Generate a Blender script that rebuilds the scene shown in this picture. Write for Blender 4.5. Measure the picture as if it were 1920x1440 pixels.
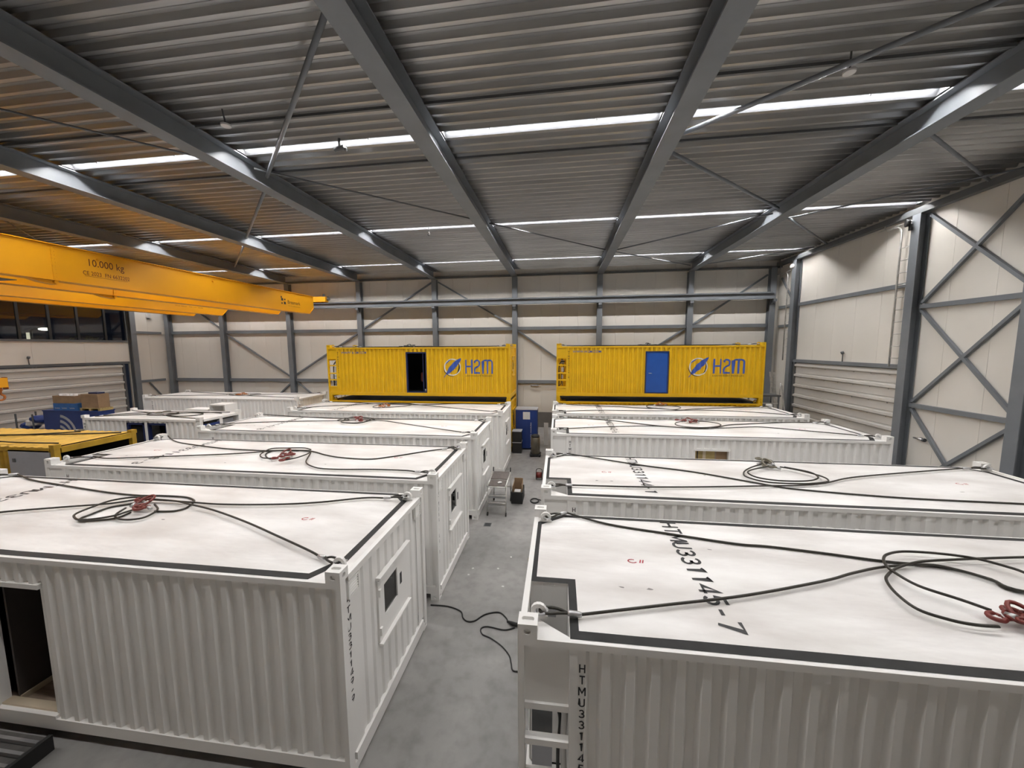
import bpy, bmesh, math, random
from mathutils import Vector, Matrix
random.seed(7)
scene = bpy.context.scene
COL = scene.collection
for o in list(bpy.data.objects):
    bpy.data.objects.remove(o)

# ---------------------------------------------------------------- camera, world, exposure
cam_data = bpy.data.cameras.new('camera')
cam_data.sensor_width = 36.0
cam_data.lens = 12.842
cam_data.clip_start = 0.05
cam_data.clip_end = 200
cam = bpy.data.objects.new('camera', cam_data)
R3 = [[0.991948, -0.006944, 0.126453], [0.126513, 0.099643, -0.986948], [-0.005747, 0.994999, 0.099719]]
M = Matrix(R3).to_4x4()
M.translation = Vector((0, 0, 4.9515))
cam.matrix_world = M
COL.objects.link(cam)
scene.camera = cam
w = bpy.data.worlds.new('night_sky')
scene.world = w
w.use_nodes = True
w.node_tree.nodes['Background'].inputs[0].default_value = (0.010, 0.012, 0.018, 1)
w.node_tree.nodes['Background'].inputs[1].default_value = 1.0
scene.view_settings.view_transform = 'Standard'
scene.view_settings.look = 'None'
scene.view_settings.gamma = 1.0
scene.view_settings.use_curve_mapping = False
scene.view_settings.exposure = 0.0
scene.cycles.use_denoising = True
scene.cycles.max_bounces = 10
scene.cycles.diffuse_bounces = 5
scene.cycles.glossy_bounces = 4
scene.cycles.sample_clamp_indirect = 8.0
LED = 284.0            # radiance of the led bars in the roof
LED_DIM = 0.64         # the row behind the view runs dimmed

# ---------------------------------------------------------------- frames
TH, DY = -0.008, 22.242
cT, sT = math.cos(TH), math.sin(TH)
def HW(x, y, z=0.0):
    return Vector((cT * x - sT * y, DY + sT * x + cT * y, z))
def to_hall(x, y):
    return (cT * x + sT * (y - DY), -sT * x + cT * (y - DY))

# ---------------------------------------------------------------- materials
def new_mat(name):
    m = bpy.data.materials.new(name)
    m.use_nodes = True
    nt = m.node_tree
    return m, nt, nt.nodes['Principled BSDF']
def rgba(c):
    return (c[0], c[1], c[2], 1)
def paint(name, col, rough=0.5, metal=0.0, var=0.06, scale=3.0, bump=0.0, bscale=20.0, col2=None, stretch=None, detail=4):
    m, nt, b = new_mat(name)
    b.inputs['Roughness'].default_value = rough
    b.inputs['Metallic'].default_value = metal
    tc = nt.nodes.new('ShaderNodeTexCoord')
    mp = nt.nodes.new('ShaderNodeMapping')
    if stretch:
        mp.inputs['Scale'].default_value = stretch
    nt.links.new(tc.outputs['Object'], mp.inputs['Vector'])
    nz = nt.nodes.new('ShaderNodeTexNoise')
    nz.inputs['Scale'].default_value = scale
    nz.inputs['Detail'].default_value = detail
    nt.links.new(mp.outputs['Vector'], nz.inputs['Vector'])
    rp = nt.nodes.new('ShaderNodeValToRGB')
    c2 = col2 or [max(0, c * (1 - var * 2)) for c in col]
    rp.color_ramp.elements[0].position = 0.3
    rp.color_ramp.elements[1].position = 0.65
    rp.color_ramp.elements[0].color = rgba(c2)
    rp.color_ramp.elements[1].color = rgba(col)
    nt.links.new(nz.outputs['Fac'], rp.inputs['Fac'])
    nt.links.new(rp.outputs['Color'], b.inputs['Base Color'])
    if bump:
        n2 = nt.nodes.new('ShaderNodeTexNoise')
        n2.inputs['Scale'].default_value = bscale
        n2.inputs['Detail'].default_value = 3
        nt.links.new(mp.outputs['Vector'], n2.inputs['Vector'])
        bp = nt.nodes.new('ShaderNodeBump')
        bp.inputs['Strength'].default_value = bump
        bp.inputs['Distance'].default_value = 0.05
        nt.links.new(n2.outputs['Fac'], bp.inputs['Height'])
        nt.links.new(bp.outputs['Normal'], b.inputs['Normal'])
    return m
def emit(name, col, strength):
    m, nt, b = new_mat(name)
    b.inputs['Base Color'].default_value = rgba(col)
    b.inputs['Emission Color'].default_value = rgba(col)
    b.inputs['Emission Strength'].default_value = strength
    return m
def glass_mat(name, tint, refl=0.12):
    m, nt, b = new_mat(name)
    out = nt.nodes['Material Output']
    nt.nodes.remove(b)
    tr = nt.nodes.new('ShaderNodeBsdfTransparent')
    tr.inputs[0].default_value = rgba(tint)
    gl = nt.nodes.new('ShaderNodeBsdfGlossy')
    gl.inputs['Roughness'].default_value = 0.03
    fr = nt.nodes.new('ShaderNodeFresnel')
    fr.inputs['IOR'].default_value = 1.5
    mul = nt.nodes.new('ShaderNodeMath')
    mul.operation = 'MULTIPLY_ADD'
    mul.inputs[1].default_value = 1.0
    mul.inputs[2].default_value = refl * 0.3
    nt.links.new(fr.outputs[0], mul.inputs[0])
    mx = nt.nodes.new('ShaderNodeMixShader')
    nt.links.new(mul.outputs[0], mx.inputs[0])
    nt.links.new(tr.outputs[0], mx.inputs[1])
    nt.links.new(gl.outputs[0], mx.inputs[2])
    nt.links.new(mx.outputs[0], out.inputs['Surface'])
    return m

WHITE = paint('white_container_paint', (0.80, 0.79, 0.77), 0.45, var=0.02, scale=0.8)
ROOFW = paint('white_roof_coating', (0.85, 0.835, 0.82), 0.36, col2=(0.62, 0.59, 0.565), scale=1.3, bump=0.5, bscale=2.6, stretch=(0.6, 1.7, 1), detail=10)
YELLOW = paint('yellow_container_paint', (0.74, 0.44, 0.004), 0.45, var=0.06, scale=2.0)
YOLD = paint('weathered_yellow_paint', (0.52, 0.31, 0.02), 0.55, var=0.18, scale=2.5)
YROOF = paint('ochre_roof_paint', (0.70, 0.42, 0.06), 0.6, var=0.15, scale=2.5)
CRANEY = paint('signal_yellow_paint', (0.76, 0.34, 0.004), 0.42, var=0.03, scale=1.0)
STEEL = paint('grey_blue_steel_paint', (0.168, 0.182, 0.20), 0.5, var=0.08, scale=1.5)
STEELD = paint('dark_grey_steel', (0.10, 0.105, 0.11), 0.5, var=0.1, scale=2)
GALV = paint('galvanised_sheet', (0.44, 0.44, 0.435), 0.34, metal=0.8, var=0.12, scale=1.2, stretch=(0.25, 3, 1))
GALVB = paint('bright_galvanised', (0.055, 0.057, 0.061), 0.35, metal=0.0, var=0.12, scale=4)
ZINC = paint('zinc_plate', (0.40, 0.40, 0.41), 0.4, metal=0.7, var=0.12, scale=4)
PANEL = paint('cream_wall_panel', (0.67, 0.64, 0.59), 0.5, var=0.03, scale=0.5)
DOORP = paint('pale_grey_door_panel', (0.56, 0.54, 0.51), 0.5, var=0.06, scale=1.5, stretch=(1, 0.4, 2))
PLINTH = paint('grey_concrete_plinth', (0.16, 0.155, 0.15), 0.8, var=0.1, scale=2)
TAPE = paint('black_anti_slip_tape', (0.018, 0.018, 0.018), 0.7, var=0.25, scale=5)
BLACK = paint('black_lettering', (0.02, 0.02, 0.022), 0.5, var=0.1)
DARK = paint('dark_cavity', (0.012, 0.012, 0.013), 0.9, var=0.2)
ROPE = paint('greased_wire_rope', (0.040, 0.036, 0.028), 0.4, metal=0.3, var=0.25, scale=60, stretch=(1, 1, 1))
FERR = paint('aluminium_ferrule', (0.55, 0.55, 0.56), 0.35, metal=0.8, var=0.1, scale=30)
RED = paint('red_hook_paint', (0.17, 0.022, 0.016), 0.45, var=0.15, scale=12)
ORANGE = paint('rusty_orange_hook', (0.42, 0.13, 0.02), 0.5, var=0.2, scale=12)
BLUE = paint('deep_blue_paint', (0.008, 0.032, 0.17), 0.4, var=0.1, scale=1.5)
BLUEL = paint('logo_blue', (0.05, 0.11, 0.45), 0.5, var=0.1)
NAVY = paint('navy_frame_paint', (0.012, 0.022, 0.09), 0.5, var=0.1)
LWHITE = paint('logo_white', (0.75, 0.72, 0.68), 0.5, var=0.03)
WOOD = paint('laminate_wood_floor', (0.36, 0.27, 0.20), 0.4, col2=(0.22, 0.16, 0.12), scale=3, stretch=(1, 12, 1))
CREAM = paint('cream_trim', (0.62, 0.52, 0.38), 0.5, var=0.05)
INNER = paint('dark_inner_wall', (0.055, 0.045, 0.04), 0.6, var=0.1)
CARD = paint('brown_cardboard', (0.32, 0.21, 0.12), 0.8, var=0.12, scale=3)
LBLUE = paint('printed_blue_carton', (0.03, 0.14, 0.40), 0.6, var=0.15, scale=4)
ALU = paint('aluminium_tube', (0.62, 0.61, 0.59), 0.35, metal=0.7, var=0.1, scale=8)
RUBBER = paint('black_rubber', (0.018, 0.018, 0.018), 0.6, var=0.2)
GREYP = paint('grey_panel_paint', (0.36, 0.37, 0.40), 0.5, var=0.04)
LGREY = paint('light_grey_plastic', (0.62, 0.61, 0.60), 0.45, var=0.05)
BRONZE = paint('dull_steel_drum', (0.20, 0.18, 0.14), 0.4, metal=0.6, var=0.2, scale=4)
GLASS = glass_mat('dark_window_glass', (0.45, 0.47, 0.52))
PANE = glass_mat('container_window_glass', (0.35, 0.34, 0.33))
LEDM = emit('white_led_light', (1.0, 0.975, 0.958), LED)
LEDD = emit('dimmed_led_light', (1.0, 0.975, 0.958), LED * LED_DIM)
LAMPM = emit('street_lamp_light', (1.0, 0.92, 0.6), 14.0)
LEAF = paint('lit_leaf', (0.45, 0.5, 0.12), 0.6, var=0.2)
PINK = paint('red_paint_mark', (0.45, 0.03, 0.05), 0.6, var=0.1)
GREYTXT = paint('grey_mark', (0.25, 0.24, 0.23), 0.6, var=0.1)
WOODP = paint('pallet_wood', (0.50, 0.38, 0.16), 0.8, var=0.15, scale=5)

def floor_mat():
    m, nt, b = new_mat('worn_concrete_floor')
    tc = nt.nodes.new('ShaderNodeTexCoord')
    a = nt.nodes.new('ShaderNodeTexNoise'); a.inputs['Scale'].default_value = 0.55; a.inputs['Detail'].default_value = 8; a.inputs['Roughness'].default_value = 0.62
    d = nt.nodes.new('ShaderNodeTexNoise'); d.inputs['Scale'].default_value = 4.5; d.inputs['Detail'].default_value = 6
    nt.links.new(tc.outputs['Object'], a.inputs['Vector']); nt.links.new(tc.outputs['Object'], d.inputs['Vector'])
    r1 = nt.nodes.new('ShaderNodeValToRGB')
    r1.color_ramp.elements[0].position = 0.32; r1.color_ramp.elements[1].position = 0.72
    r1.color_ramp.elements[0].color = (0.20, 0.195, 0.19, 1); r1.color_ramp.elements[1].color = (0.335, 0.325, 0.315, 1)
    nt.links.new(a.outputs['Fac'], r1.inputs['Fac'])
    r2 = nt.nodes.new('ShaderNodeValToRGB')
    r2.color_ramp.elements[0].position = 0.3; r2.color_ramp.elements[1].position = 0.55
    r2.color_ramp.elements[0].color = (0.8, 0.8, 0.8, 1); r2.color_ramp.elements[1].color = (1, 1, 1, 1)
    nt.links.new(d.outputs['Fac'], r2.inputs['Fac'])
    mx = nt.nodes.new('ShaderNodeMixRGB'); mx.blend_type = 'MULTIPLY'; mx.inputs[0].default_value = 1
    nt.links.new(r1.outputs['Color'], mx.inputs[1]); nt.links.new(r2.outputs['Color'], mx.inputs[2])
    nt.links.new(mx.outputs['Color'], b.inputs['Base Color'])
    b.inputs['Roughness'].default_value = 0.45
    return m
FLOOR = floor_mat()

# ---------------------------------------------------------------- mesh helpers
class MB:
    def __init__(s):
        s.bm = bmesh.new()
    def box(s, x0, x1, y0, y1, z0, z1):
        vs = [s.bm.verts.new(p) for p in ((x0,y0,z0),(x1,y0,z0),(x1,y1,z0),(x0,y1,z0),(x0,y0,z1),(x1,y0,z1),(x1,y1,z1),(x0,y1,z1))]
        for f in ((0,3,2,1),(4,5,6,7),(0,1,5,4),(1,2,6,5),(2,3,7,6),(3,0,4,7)):
            s.bm.faces.new([vs[i] for i in f])
        return s
    def poly(s, pts):
        s.bm.faces.new([s.bm.verts.new(p) for p in pts])
        return s
    def prism(s, pts, d):
        d = Vector(d)
        a = [s.bm.verts.new(p) for p in pts]
        b = [s.bm.verts.new(Vector(p) + d) for p in pts]
        n = len(pts)
        s.bm.faces.new(a[::-1]); s.bm.faces.new(b)
        for i in range(n):
            s.bm.faces.new((a[i], a[(i+1) % n], b[(i+1) % n], b[i]))
        return s
    def tube(s, path, r, n=8, closed=False, cap=True):
        P = [Vector(p) for p in path]
        m = len(P)
        rings = []
        nrm = None
        for i in range(m):
            if closed:
                t = P[(i+1) % m] - P[i-1]
            else:
                t = P[min(i+1, m-1)] - P[max(i-1, 0)]
            if t.length < 1e-9:
                t = Vector((1, 0, 0))
            t.normalize()
            if nrm is None:
                nrm = t.orthogonal().normalized()
            else:
                nrm = (nrm - t * nrm.dot(t))
                if nrm.length < 1e-6:
                    nrm = t.orthogonal()
                nrm.normalize()
            bn = t.cross(nrm)
            rr = r[i] if isinstance(r, (list, tuple)) else r
            rings.append([s.bm.verts.new(P[i] + (nrm * math.cos(2*math.pi*k/n) + bn * math.sin(2*math.pi*k/n)) * rr) for k in range(n)])
        for i in range(m if closed else m - 1):
            A, B = rings[i], rings[(i+1) % m]
            for k in range(n):
                f = s.bm.faces.new((A[k], A[(k+1) % n], B[(k+1) % n], B[k]))
                f.smooth = True
        if cap and not closed:
            s.bm.faces.new(rings[0][::-1]); s.bm.faces.new(rings[-1])
        return s
    def bar(s, p, q, wd, ht, up=(0, 0, 1)):
        p, q = Vector(p), Vector(q)
        t = (q - p).normalized()
        u = Vector(up)
        sd = t.cross(u)
        if sd.length < 1e-6:
            sd = t.orthogonal()
        sd.normalize()
        u = sd.cross(t)
        a = [p + sd*i*wd/2 + u*j*ht/2 for i, j in ((-1,-1),(1,-1),(1,1),(-1,1))]
        return s.prism(a, q - p)
    def cyl(s, p, q, r, n=12):
        return s.tube([p, q], r, n)
    def grid_y(s, xs, fn, z0, z1, mp=None):
        mp = mp or (lambda a, b, z: (a, b, z))
        lo = [s.bm.verts.new(mp(x, fn(x), z0)) for x in xs]
        hi = [s.bm.verts.new(mp(x, fn(x), z1)) for x in xs]
        for i in range(len(xs) - 1):
            s.bm.faces.new((lo[i], lo[i+1], hi[i+1], hi[i]))
        return s
    def mesh(s, name, mat, recalc=True):
        me = bpy.data.meshes.new(name)
        if recalc:
            bmesh.ops.recalc_face_normals(s.bm, faces=s.bm.faces)
        s.bm.to_mesh(me)
        s.bm.free()
        for m in (mat if isinstance(mat, (list, tuple)) else [mat]):
            me.materials.append(m)
        return me
    def build(s, name, mat, parent=None, recalc=True):
        return put(name, s.mesh(name, mat, recalc), parent)
def put(name, me, parent=None, loc=None, rotz=None):
    o = bpy.data.objects.new(name, me)
    COL.objects.link(o)
    if parent is not None:
        o.parent = parent
    if loc is not None:
        o.location = loc
    if rotz is not None:
        o.rotation_euler = (0, 0, rotz)
    return o
def tag(o, label, cat, group=None, kind=None):
    o['label'] = label
    o['category'] = cat
    if group:
        o['group'] = group
    if kind:
        o['kind'] = kind
    return o
def thing(name, label, cat, loc=(0, 0, 0), rotz=0.0, group=None):
    o = put(name, None, None, loc, rotz)
    return tag(o, label, cat, group)
def hthing(name, label, cat, base, group=None, extra=0.0):
    return thing(name, label, cat, HW(*base), TH + extra, group)
def structure(name):
    o = put(name, None, None, HW(0, 0, 0), TH)
    o['kind'] = 'structure'
    return o
def stuff(o):
    o['kind'] = 'stuff'
    return o
def catmull(pts, k=6):
    P = [Vector(p) for p in pts]
    out = []
    n = len(P)
    for i in range(n - 1):
        p0, p1, p2, p3 = P[max(i-1, 0)], P[i], P[i+1], P[min(i+2, n-1)]
        for j in range(k):
            t = j / k
            out.append(0.5 * ((2*p1) + (p2-p0)*t + (2*p0-5*p1+4*p2-p3)*t*t + (3*p1-p0-3*p2+p3)*t**3))
    out.append(P[-1])
    return out
DG = None
def text_mesh(name, body, mat, height=None, width=None, offset=0.0, spacing=1.0, line=1.0, depth=0.002, align='LEFT'):
    """lettering in the xy plane: lower left at the origin, fitted to a width and a height"""
    cu = bpy.data.curves.new(name, 'FONT')
    cu.body = body
    cu.size = 1.0
    cu.offset = offset
    cu.space_character = spacing
    cu.space_line = line
    cu.extrude = 0.0
    cu.resolution_u = 3
    cu.align_x = align
    ob = bpy.data.objects.new(name, cu)
    COL.objects.link(ob)
    bpy.context.view_layer.update()
    me = bpy.data.meshes.new_from_object(ob.evaluated_get(bpy.context.evaluated_depsgraph_get()))
    bpy.data.objects.remove(ob)
    bpy.data.curves.remove(cu)
    xs = [v.co.x for v in me.vertices]; ys = [v.co.y for v in me.vertices]
    x0, x1, y0, y1 = min(xs), max(xs), min(ys), max(ys)
    sx = width / (x1 - x0) if width else None
    sy = height / (y1 - y0) if height else None
    sx = sx or sy; sy = sy or sx
    for v in me.vertices:
        v.co = ((v.co.x - x0) * sx, (v.co.y - y0) * sy, 0)
    me.materials.clear()
    me.materials.append(mat)
    me.name = name
    return me
def map_mesh(me, fn):
    for v in me.vertices:
        v.co = fn(v.co.x, v.co.y)
    return me
def conform(me, breaks, axis=0):
    bm = bmesh.new()
    bm.from_mesh(me)
    for b in breaks:
        no = (1, 0, 0)
        bmesh.ops.bisect_plane(bm, geom=list(bm.verts) + list(bm.edges) + list(bm.faces), plane_co=(b, 0, 0), plane_no=no, dist=1e-5)
    bm.to_mesh(me)
    bm.free()
    return me

# ================================================================ THE HALL
XL, XR, YB, YF = -27.3, 12.05, -26.0, 0.17
ZD = 9.62                                      # underside of the roof deck
X0 = -2.652
BEAMS = [X0 + 5 * k for k in range(-4, 3)]
ROWS = [-19.95, -13.95, -7.95, -2.25]

fl = MB()
for i in range(10):
    for j in range(8):
        xa, xb = XL - 0.2 + (XR - XL + 0.4) * i / 10, XL - 0.2 + (XR - XL + 0.4) * (i + 1) / 10
        ya, yb = YB - 0.2 + (YF - YB + 0.4) * j / 8, YB - 0.2 + (YF - YB + 0.4) * (j + 1) / 8
        fl.poly([(xa, ya, 0), (xb, ya, 0), (xb, yb, 0), (xa, yb, 0)])
bmesh.ops.remove_doubles(fl.bm, verts=fl.bm.verts, dist=1e-4)
floor = fl.build('floor', FLOOR)
floor.location = HW(0, 0, 0); floor.rotation_euler = (0, 0, TH)
floor['kind'] = 'structure'

# ---- ceiling: one trapezoid deck panel per bay and light row
ceiling = structure('ceiling')
PIT = 0.28
def deck_profile(ya, yb):
    n = max(1, round((yb - ya) / PIT))
    p = (yb - ya) / n
    pts = []
    for i in range(n):
        y = ya + i * p
        pts += [(y, ZD), (y + 0.20 * p, ZD), (y + 0.33 * p, ZD + 0.085), (y + 0.58 * p, ZD + 0.085), (y + 0.60 * p, ZD + 0.093), (y + 0.64 * p, ZD + 0.093), (y + 0.66 * p, ZD + 0.085), (y + 0.87 * p, ZD + 0.085)]
    pts.append((yb, ZD))
    return pts
xs_bay = [XL] + BEAMS + [XR + 0.0]
bands = []
y = YB
for r in ROWS:
    bands.append((y, r - 0.14)); y = r + 0.14
bands.append((y, YF))
for ya, yb in bands:
    prof = deck_profile(ya, yb)
    for i in range(len(xs_bay) - 1):
        a = MB()
        xa, xb = xs_bay[i] + 0.003, xs_bay[i+1] - 0.003
        lo = [a.bm.verts.new((xa, p[0], p[1])) for p in prof]
        hi = [a.bm.verts.new((xb, p[0], p[1])) for p in prof]
        for k in range(len(prof) - 1):
            a.bm.faces.new((lo[k], lo[k+1], hi[k+1], hi[k]))
        a.build('roof_panel', GALV, ceiling, recalc=False)
top = MB().box(XL - 0.3, XR + 0.3, YB - 0.3, YF + 0.3, ZD + 0.16, ZD + 0.22)
top.build('roof_cover', STEELD, ceiling)

for i in range(len(xs_bay) - 1):
    for yy in (-15.05, -13.0):
        MB().box(xs_bay[i] + 0.2, xs_bay[i+1] - 0.2, yy - 0.025, yy + 0.025, ZD - 0.055, ZD - 0.004).build('purlin', STEELD, ceiling)
# ---- walls
def wall_panels(parent, axis, a0, a1, b0, b1, z0, z1, pitch=1.1, name='wall_panel', mat=PANEL):
    """vertical sandwich panels with recessed joints; the wall runs along axis"""
    n = max(1, round((a1 - a0) / pitch))
    p = (a1 - a0) / n
    me = None
    for i in range(n):
        if me is None:
            m = MB()
            if axis == 'x':
                m.box(0.003, p - 0.003, b0, b1, z0, z1)
            else:
                m.box(b0, b1, 0.003, p - 0.003, z0, z1)
            me = m.mesh(name, mat)
        put(name, me, parent, (a0 + i*p, 0, 0) if axis == 'x' else (0, a0 + i*p, 0))
wall_far = structure('wall_far')
wall_panels(wall_far, 'x', XL, XR, YF, YF + 0.12, 0.95, ZD + 0.12)
MB().box(XL, XR, YF - 0.02, YF + 0.14, 0, 0.94).build('plinth', PLINTH, wall_far)
MB().box(XL, XR, YF + 0.125, YF + 0.15, 0, ZD + 0.15).build('backing', STEELD, wall_far)
COLX = [XL + 0.35] + BEAMS + [XR - 0.45]
COLX = sorted(COLX)
for i in range(len(COLX) - 1):
    for z0, z1 in ((6.0, 6.19), (2.75, 2.94)):
        MB().box(COLX[i] + 0.155, COLX[i+1] - 0.155, 0.03, 0.165, z0, z1).build('girt', STEEL, wall_far)
MB().box(XL, XR, -0.02, 0.16, 9.2, 9.3).build('eaves_rail', STEELD, wall_far)
def brace(parent, p, q, w_=0.09, name='brace'):
    MB().bar(p, q, w_, 0.09, up=(0, 1, 0) if abs(Vector(q).y - Vector(p).y) < 1 else (1, 0, 0)).build(name, STEEL, parent)
yb_ = 0.10
c = lambda k: X0 + 5 * k
for p, q in [((c(-2) + .2, 6.25), (c(-1) - .2, 9.0)), ((c(-1) + .2, 9.0), (c(0) - .2, 6.3)), ((c(0) + .2, 5.95), (c(1) - .5, 2.9)),
             ((c(2) + .25, 6.2), (11.4, 8.85)), ((c(-2) - .2, 5.95), (c(-3) + .2, 3.25)), ((c(-4) + .2, 5.9), (c(-3) - .2, 3.05)),
             ((c(-4) - .2, 6.25), (c(-4) - 2.6, 8.0)), ((c(-3) - .2, 2.72), (c(-3) - 2.2, 1.0)), ((c(-3) + .2, 2.72), (c(-3) + 2.4, 1.0)),
             ((c(2) - .2, 5.95), (c(1) + .3, 3.0))]:
    brace(wall_far, (p[0], yb_, p[1]), (q[0], yb_, q[1]))

wall_right = structure('wall_right')
RD1 = (-7.75, -1.75, 4.12)                     # door opening y0, y1, height
RD2 = (-17.6, -11.5, 4.12)
wall_panels(wall_right, 'y', RD1[1], YF, XR, XR + 0.12, 0.95, ZD + 0.12, pitch=1.0)
wall_panels(wall_right, 'y', RD1[0], RD1[1], XR, XR + 0.12, RD1[2] + 0.15, ZD + 0.12)
wall_panels(wall_right, 'y', RD2[1], RD1[0], XR, XR + 0.12, 0.0, ZD + 0.12)
wall_panels(wall_right, 'y', RD2[0], RD2[1], XR, XR + 0.12, RD2[2] + 0.15, ZD + 0.12)
wall_panels(wall_right, 'y', YB, RD2[0], XR, XR + 0.12, 0.0, ZD + 0.12)
MB().box(XR - 0.02, XR + 0.14, RD1[1], YF, 0, 0.94).build('plinth', PLINTH, wall_right)
MB().box(XR + 0.125, XR + 0.15, YB, YF, 0, ZD + 0.15).build('backing', STEELD, wall_right)
for y0, y1 in ((RD1[0] - 0.2, RD1[1] + 0.1), (RD2[0], RD2[1])):
    MB().box(XR - 0.12, XR - 0.002, y0, y1, 4.12, 4.27).build('lintel', STEEL, wall_right)
MB().box(XR - 0.30, XR - 0.10, YB, YF - 0.2, 9.25, 9.45).build('eaves_rail', STEELD, wall_right)
for y0, y1 in ((-7.75, -1.8), (-1.45, -0.1)):
    MB().box(XR - 0.10, XR - 0.003, y0, y1, 6.95, 7.10).build('girt', STEEL, wall_right)
MB().box(XR - 0.10, XR - 0.003, -1.45, -0.1, 5.95, 6.08).build('girt', STEEL, wall_right)
for z in (6.15, 2.85):
    MB().box(XR - 0.12, XR - 0.003, -11.12, -8.2, z, z + 0.14).build('girt', STEEL, wall_right)
xb_ = XR - 0.07
for p, q in [((-8.25, 9.15), (-11.1, 6.45)), ((-8.25, 6.35), (-11.05, 9.1)), ((-8.25, 6.1), (-11.1, 3.05)), ((-8.25, 3.05), (-11.1, 6.1)),
             ((-8.25, 2.8), (-10.3, 0.3)), ((-11.1, 2.8), (-8.6, 0.3))]:
    MB().bar((xb_, p[0], p[1]), (xb_, q[0], q[1]), 0.09, 0.09, up=(1, 0, 0)).build('brace', STEEL, wall_right)
MB().bar((xb_, -1.4, 7.1), (xb_, -0.2, 8.6), 0.07, 0.07, up=(1, 0, 0)).build('brace', STEEL, wall_right)

wall_left = structure('wall_left')
LD = (-16.0, -2.75, 4.03)
wall_panels(wall_left, 'y', -2.3, YF, XL - 0.12, XL, 0.95, ZD + 0.12)
MB().box(XL - 0.14, XL + 0.02, -2.3, YF, 0, 0.94).build('plinth', PLINTH, wall_left)
wall_panels(wall_left, 'y', YB, -2.3, XL - 0.12, XL, 4.2, 5.42, pitch=2.2)
wall_panels(wall_left, 'y', YB, -2.3, XL - 0.12, XL, 8.6, ZD + 0.12, pitch=2.2)
wall_panels(wall_left, 'y', YB, LD[0], XL - 0.12, XL, 0, 4.2, pitch=1.1)
MB().box(XL + 0.003, XL + 0.10, -2.0, -0.3, 6.0, 6.14).build('girt', STEEL, wall_left)
MB().box(XL + 0.003, XL + 0.10, -2.0, -0.3, 2.8, 2.94).build('girt', STEEL, wall_left)
MB().bar((XL + 0.07, -1.3, 2.75), (XL + 0.07, -0.3, 1.3), 0.07, 0.07, up=(1, 0, 0)).build('brace', STEEL, wall_left)
MB().box(XL + 0.003, XL + 0.10, LD[0], -2.35, 4.06, 4.2).build('lintel', STEELD, wall_left)

wall_back = structure('wall_back')
wall_panels(wall_back, 'x', XL, XR, YB - 0.12, YB, 0.0, ZD + 0.12, pitch=2.2)

# ---- window band in the left wall
win = structure('window_1')
WY0, WY1, WZ0, WZ1 = -14.4, -2.32, 5.52, 8.55
fr = MB()
fr.box(XL - 0.10, XL + 0.06, WY0, WY1, WZ0 - 0.10, WZ0)
fr.box(XL - 0.10, XL + 0.02, WY0, WY1, WZ1, WZ1 + 0.05)
fr.box(XL - 0.10, XL + 0.02, WY1, WY1 + 0.04, WZ0, WZ1)
fr.build('window_frame', STEELD, win)
mull = [-3.35, -4.62, -5.8, -6.95, -8.1, -9.3, -10.5, -11.7, -12.9]
edges = [WY1] + mull + [WY0]
for yy in mull:
    MB().box(XL - 0.09, XL + 0.0, yy - 0.05, yy + 0.05, WZ0, WZ1).build('mullion', RUBBER, win)
for a, b in zip(edges[:-1], edges[1:]):
    MB().box(XL - 0.055, XL - 0.045, b + 0.05, a - 0.05, WZ0, WZ1).build('pane', GLASS, win)

# ---- overhead doors
def slat_door(name, x_in, x_out, y0, y1, h, n, bolts):
    """stacked horizontal door sections with a proud rib along each joint"""
    d = structure(name)
    sg = 1 if x_out > x_in else -1
    p = h / n
    def mk():
        m = MB()
        lo, hi = min(x_in, x_out), max(x_in, x_out)
        m.box(lo, hi, y0, y1, 0.0, p - 0.012)
        rib = (x_in - sg * 0.08)
        m.prism([(x_in, y0, p - 0.20), (rib, y0, p - 0.17), (rib, y0, p - 0.075), (x_in, y0, p - 0.05)], (0, y1 - y0, 0))
        if bolts:
            m.box(min(x_in, x_in - sg * 0.012), max(x_in, x_in - sg * 0.012), y0, y1, p - 0.225, p - 0.213)
            for k in range(7):
                yy = y0 + (k + 0.5) * (y1 - y0) / 7
                m.box(min(x_in, x_in - sg*0.03), max(x_in, x_in - sg*0.03), yy - 0.03, yy + 0.03, p - 0.24, p - 0.20)
        return m.mesh('door_panel', DOORP)
    me = mk()
    for i in range(n):
        put('door_panel', me, d, (0, 0, i * p + 0.003))
    return d
d1 = slat_door('door_1', XR - 0.03, XR + 0.06, RD1[0] + 0.1, RD1[1] - 0.1, 4.1, 8, True)
d2 = slat_door('door_2', XR - 0.03, XR + 0.06, RD2[0] + 0.1, RD2[1] - 0.1, 4.1, 8, False)
d3 = slat_door('door_3', XL + 0.03, XL - 0.06, LD[0], LD[1], 4.03, 8, False)
for d, xx in ((d1, XR), (d3, XL)):
    pass
MB().box(XL + 0.0, XL + 0.10, LD[1], LD[1] + 0.12, 0, 4.03).build('door_guide', STEELD, d3)
MB().box(XR - 0.12, XR + 0.0, RD1[1] - 0.1, RD1[1] - 0.02, 0, 4.1).build('door_guide', STEELD, d1)
MB().box(XR - 0.12, XR + 0.0, RD1[0] + 0.0, RD1[0] + 0.1, 0, 4.1).build('door_guide', STEELD, d1)
MB().box(XR - 0.12, XR + 0.0, RD2[1] - 0.1, RD2[1], 0, 4.1).build('door_guide', STEELD, d2)
for d, x, y_, z in ((d1, XR, -4.95, 4.27), (d3, XL, -6.8, 4.2)):
    sg = -1 if x > 0 else 1
    m = MB()
    m.tube([(x + sg*0.06, y_, z), (x + sg*0.06, y_, z + 0.35)], 0.02, 6)
    m.tube([(x + sg*0.06, y_, z + 0.33), (x + sg*0.10, y_, z + 0.42)], 0.06, 8)
    m.build('cable_gland', STEELD, d)

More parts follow.
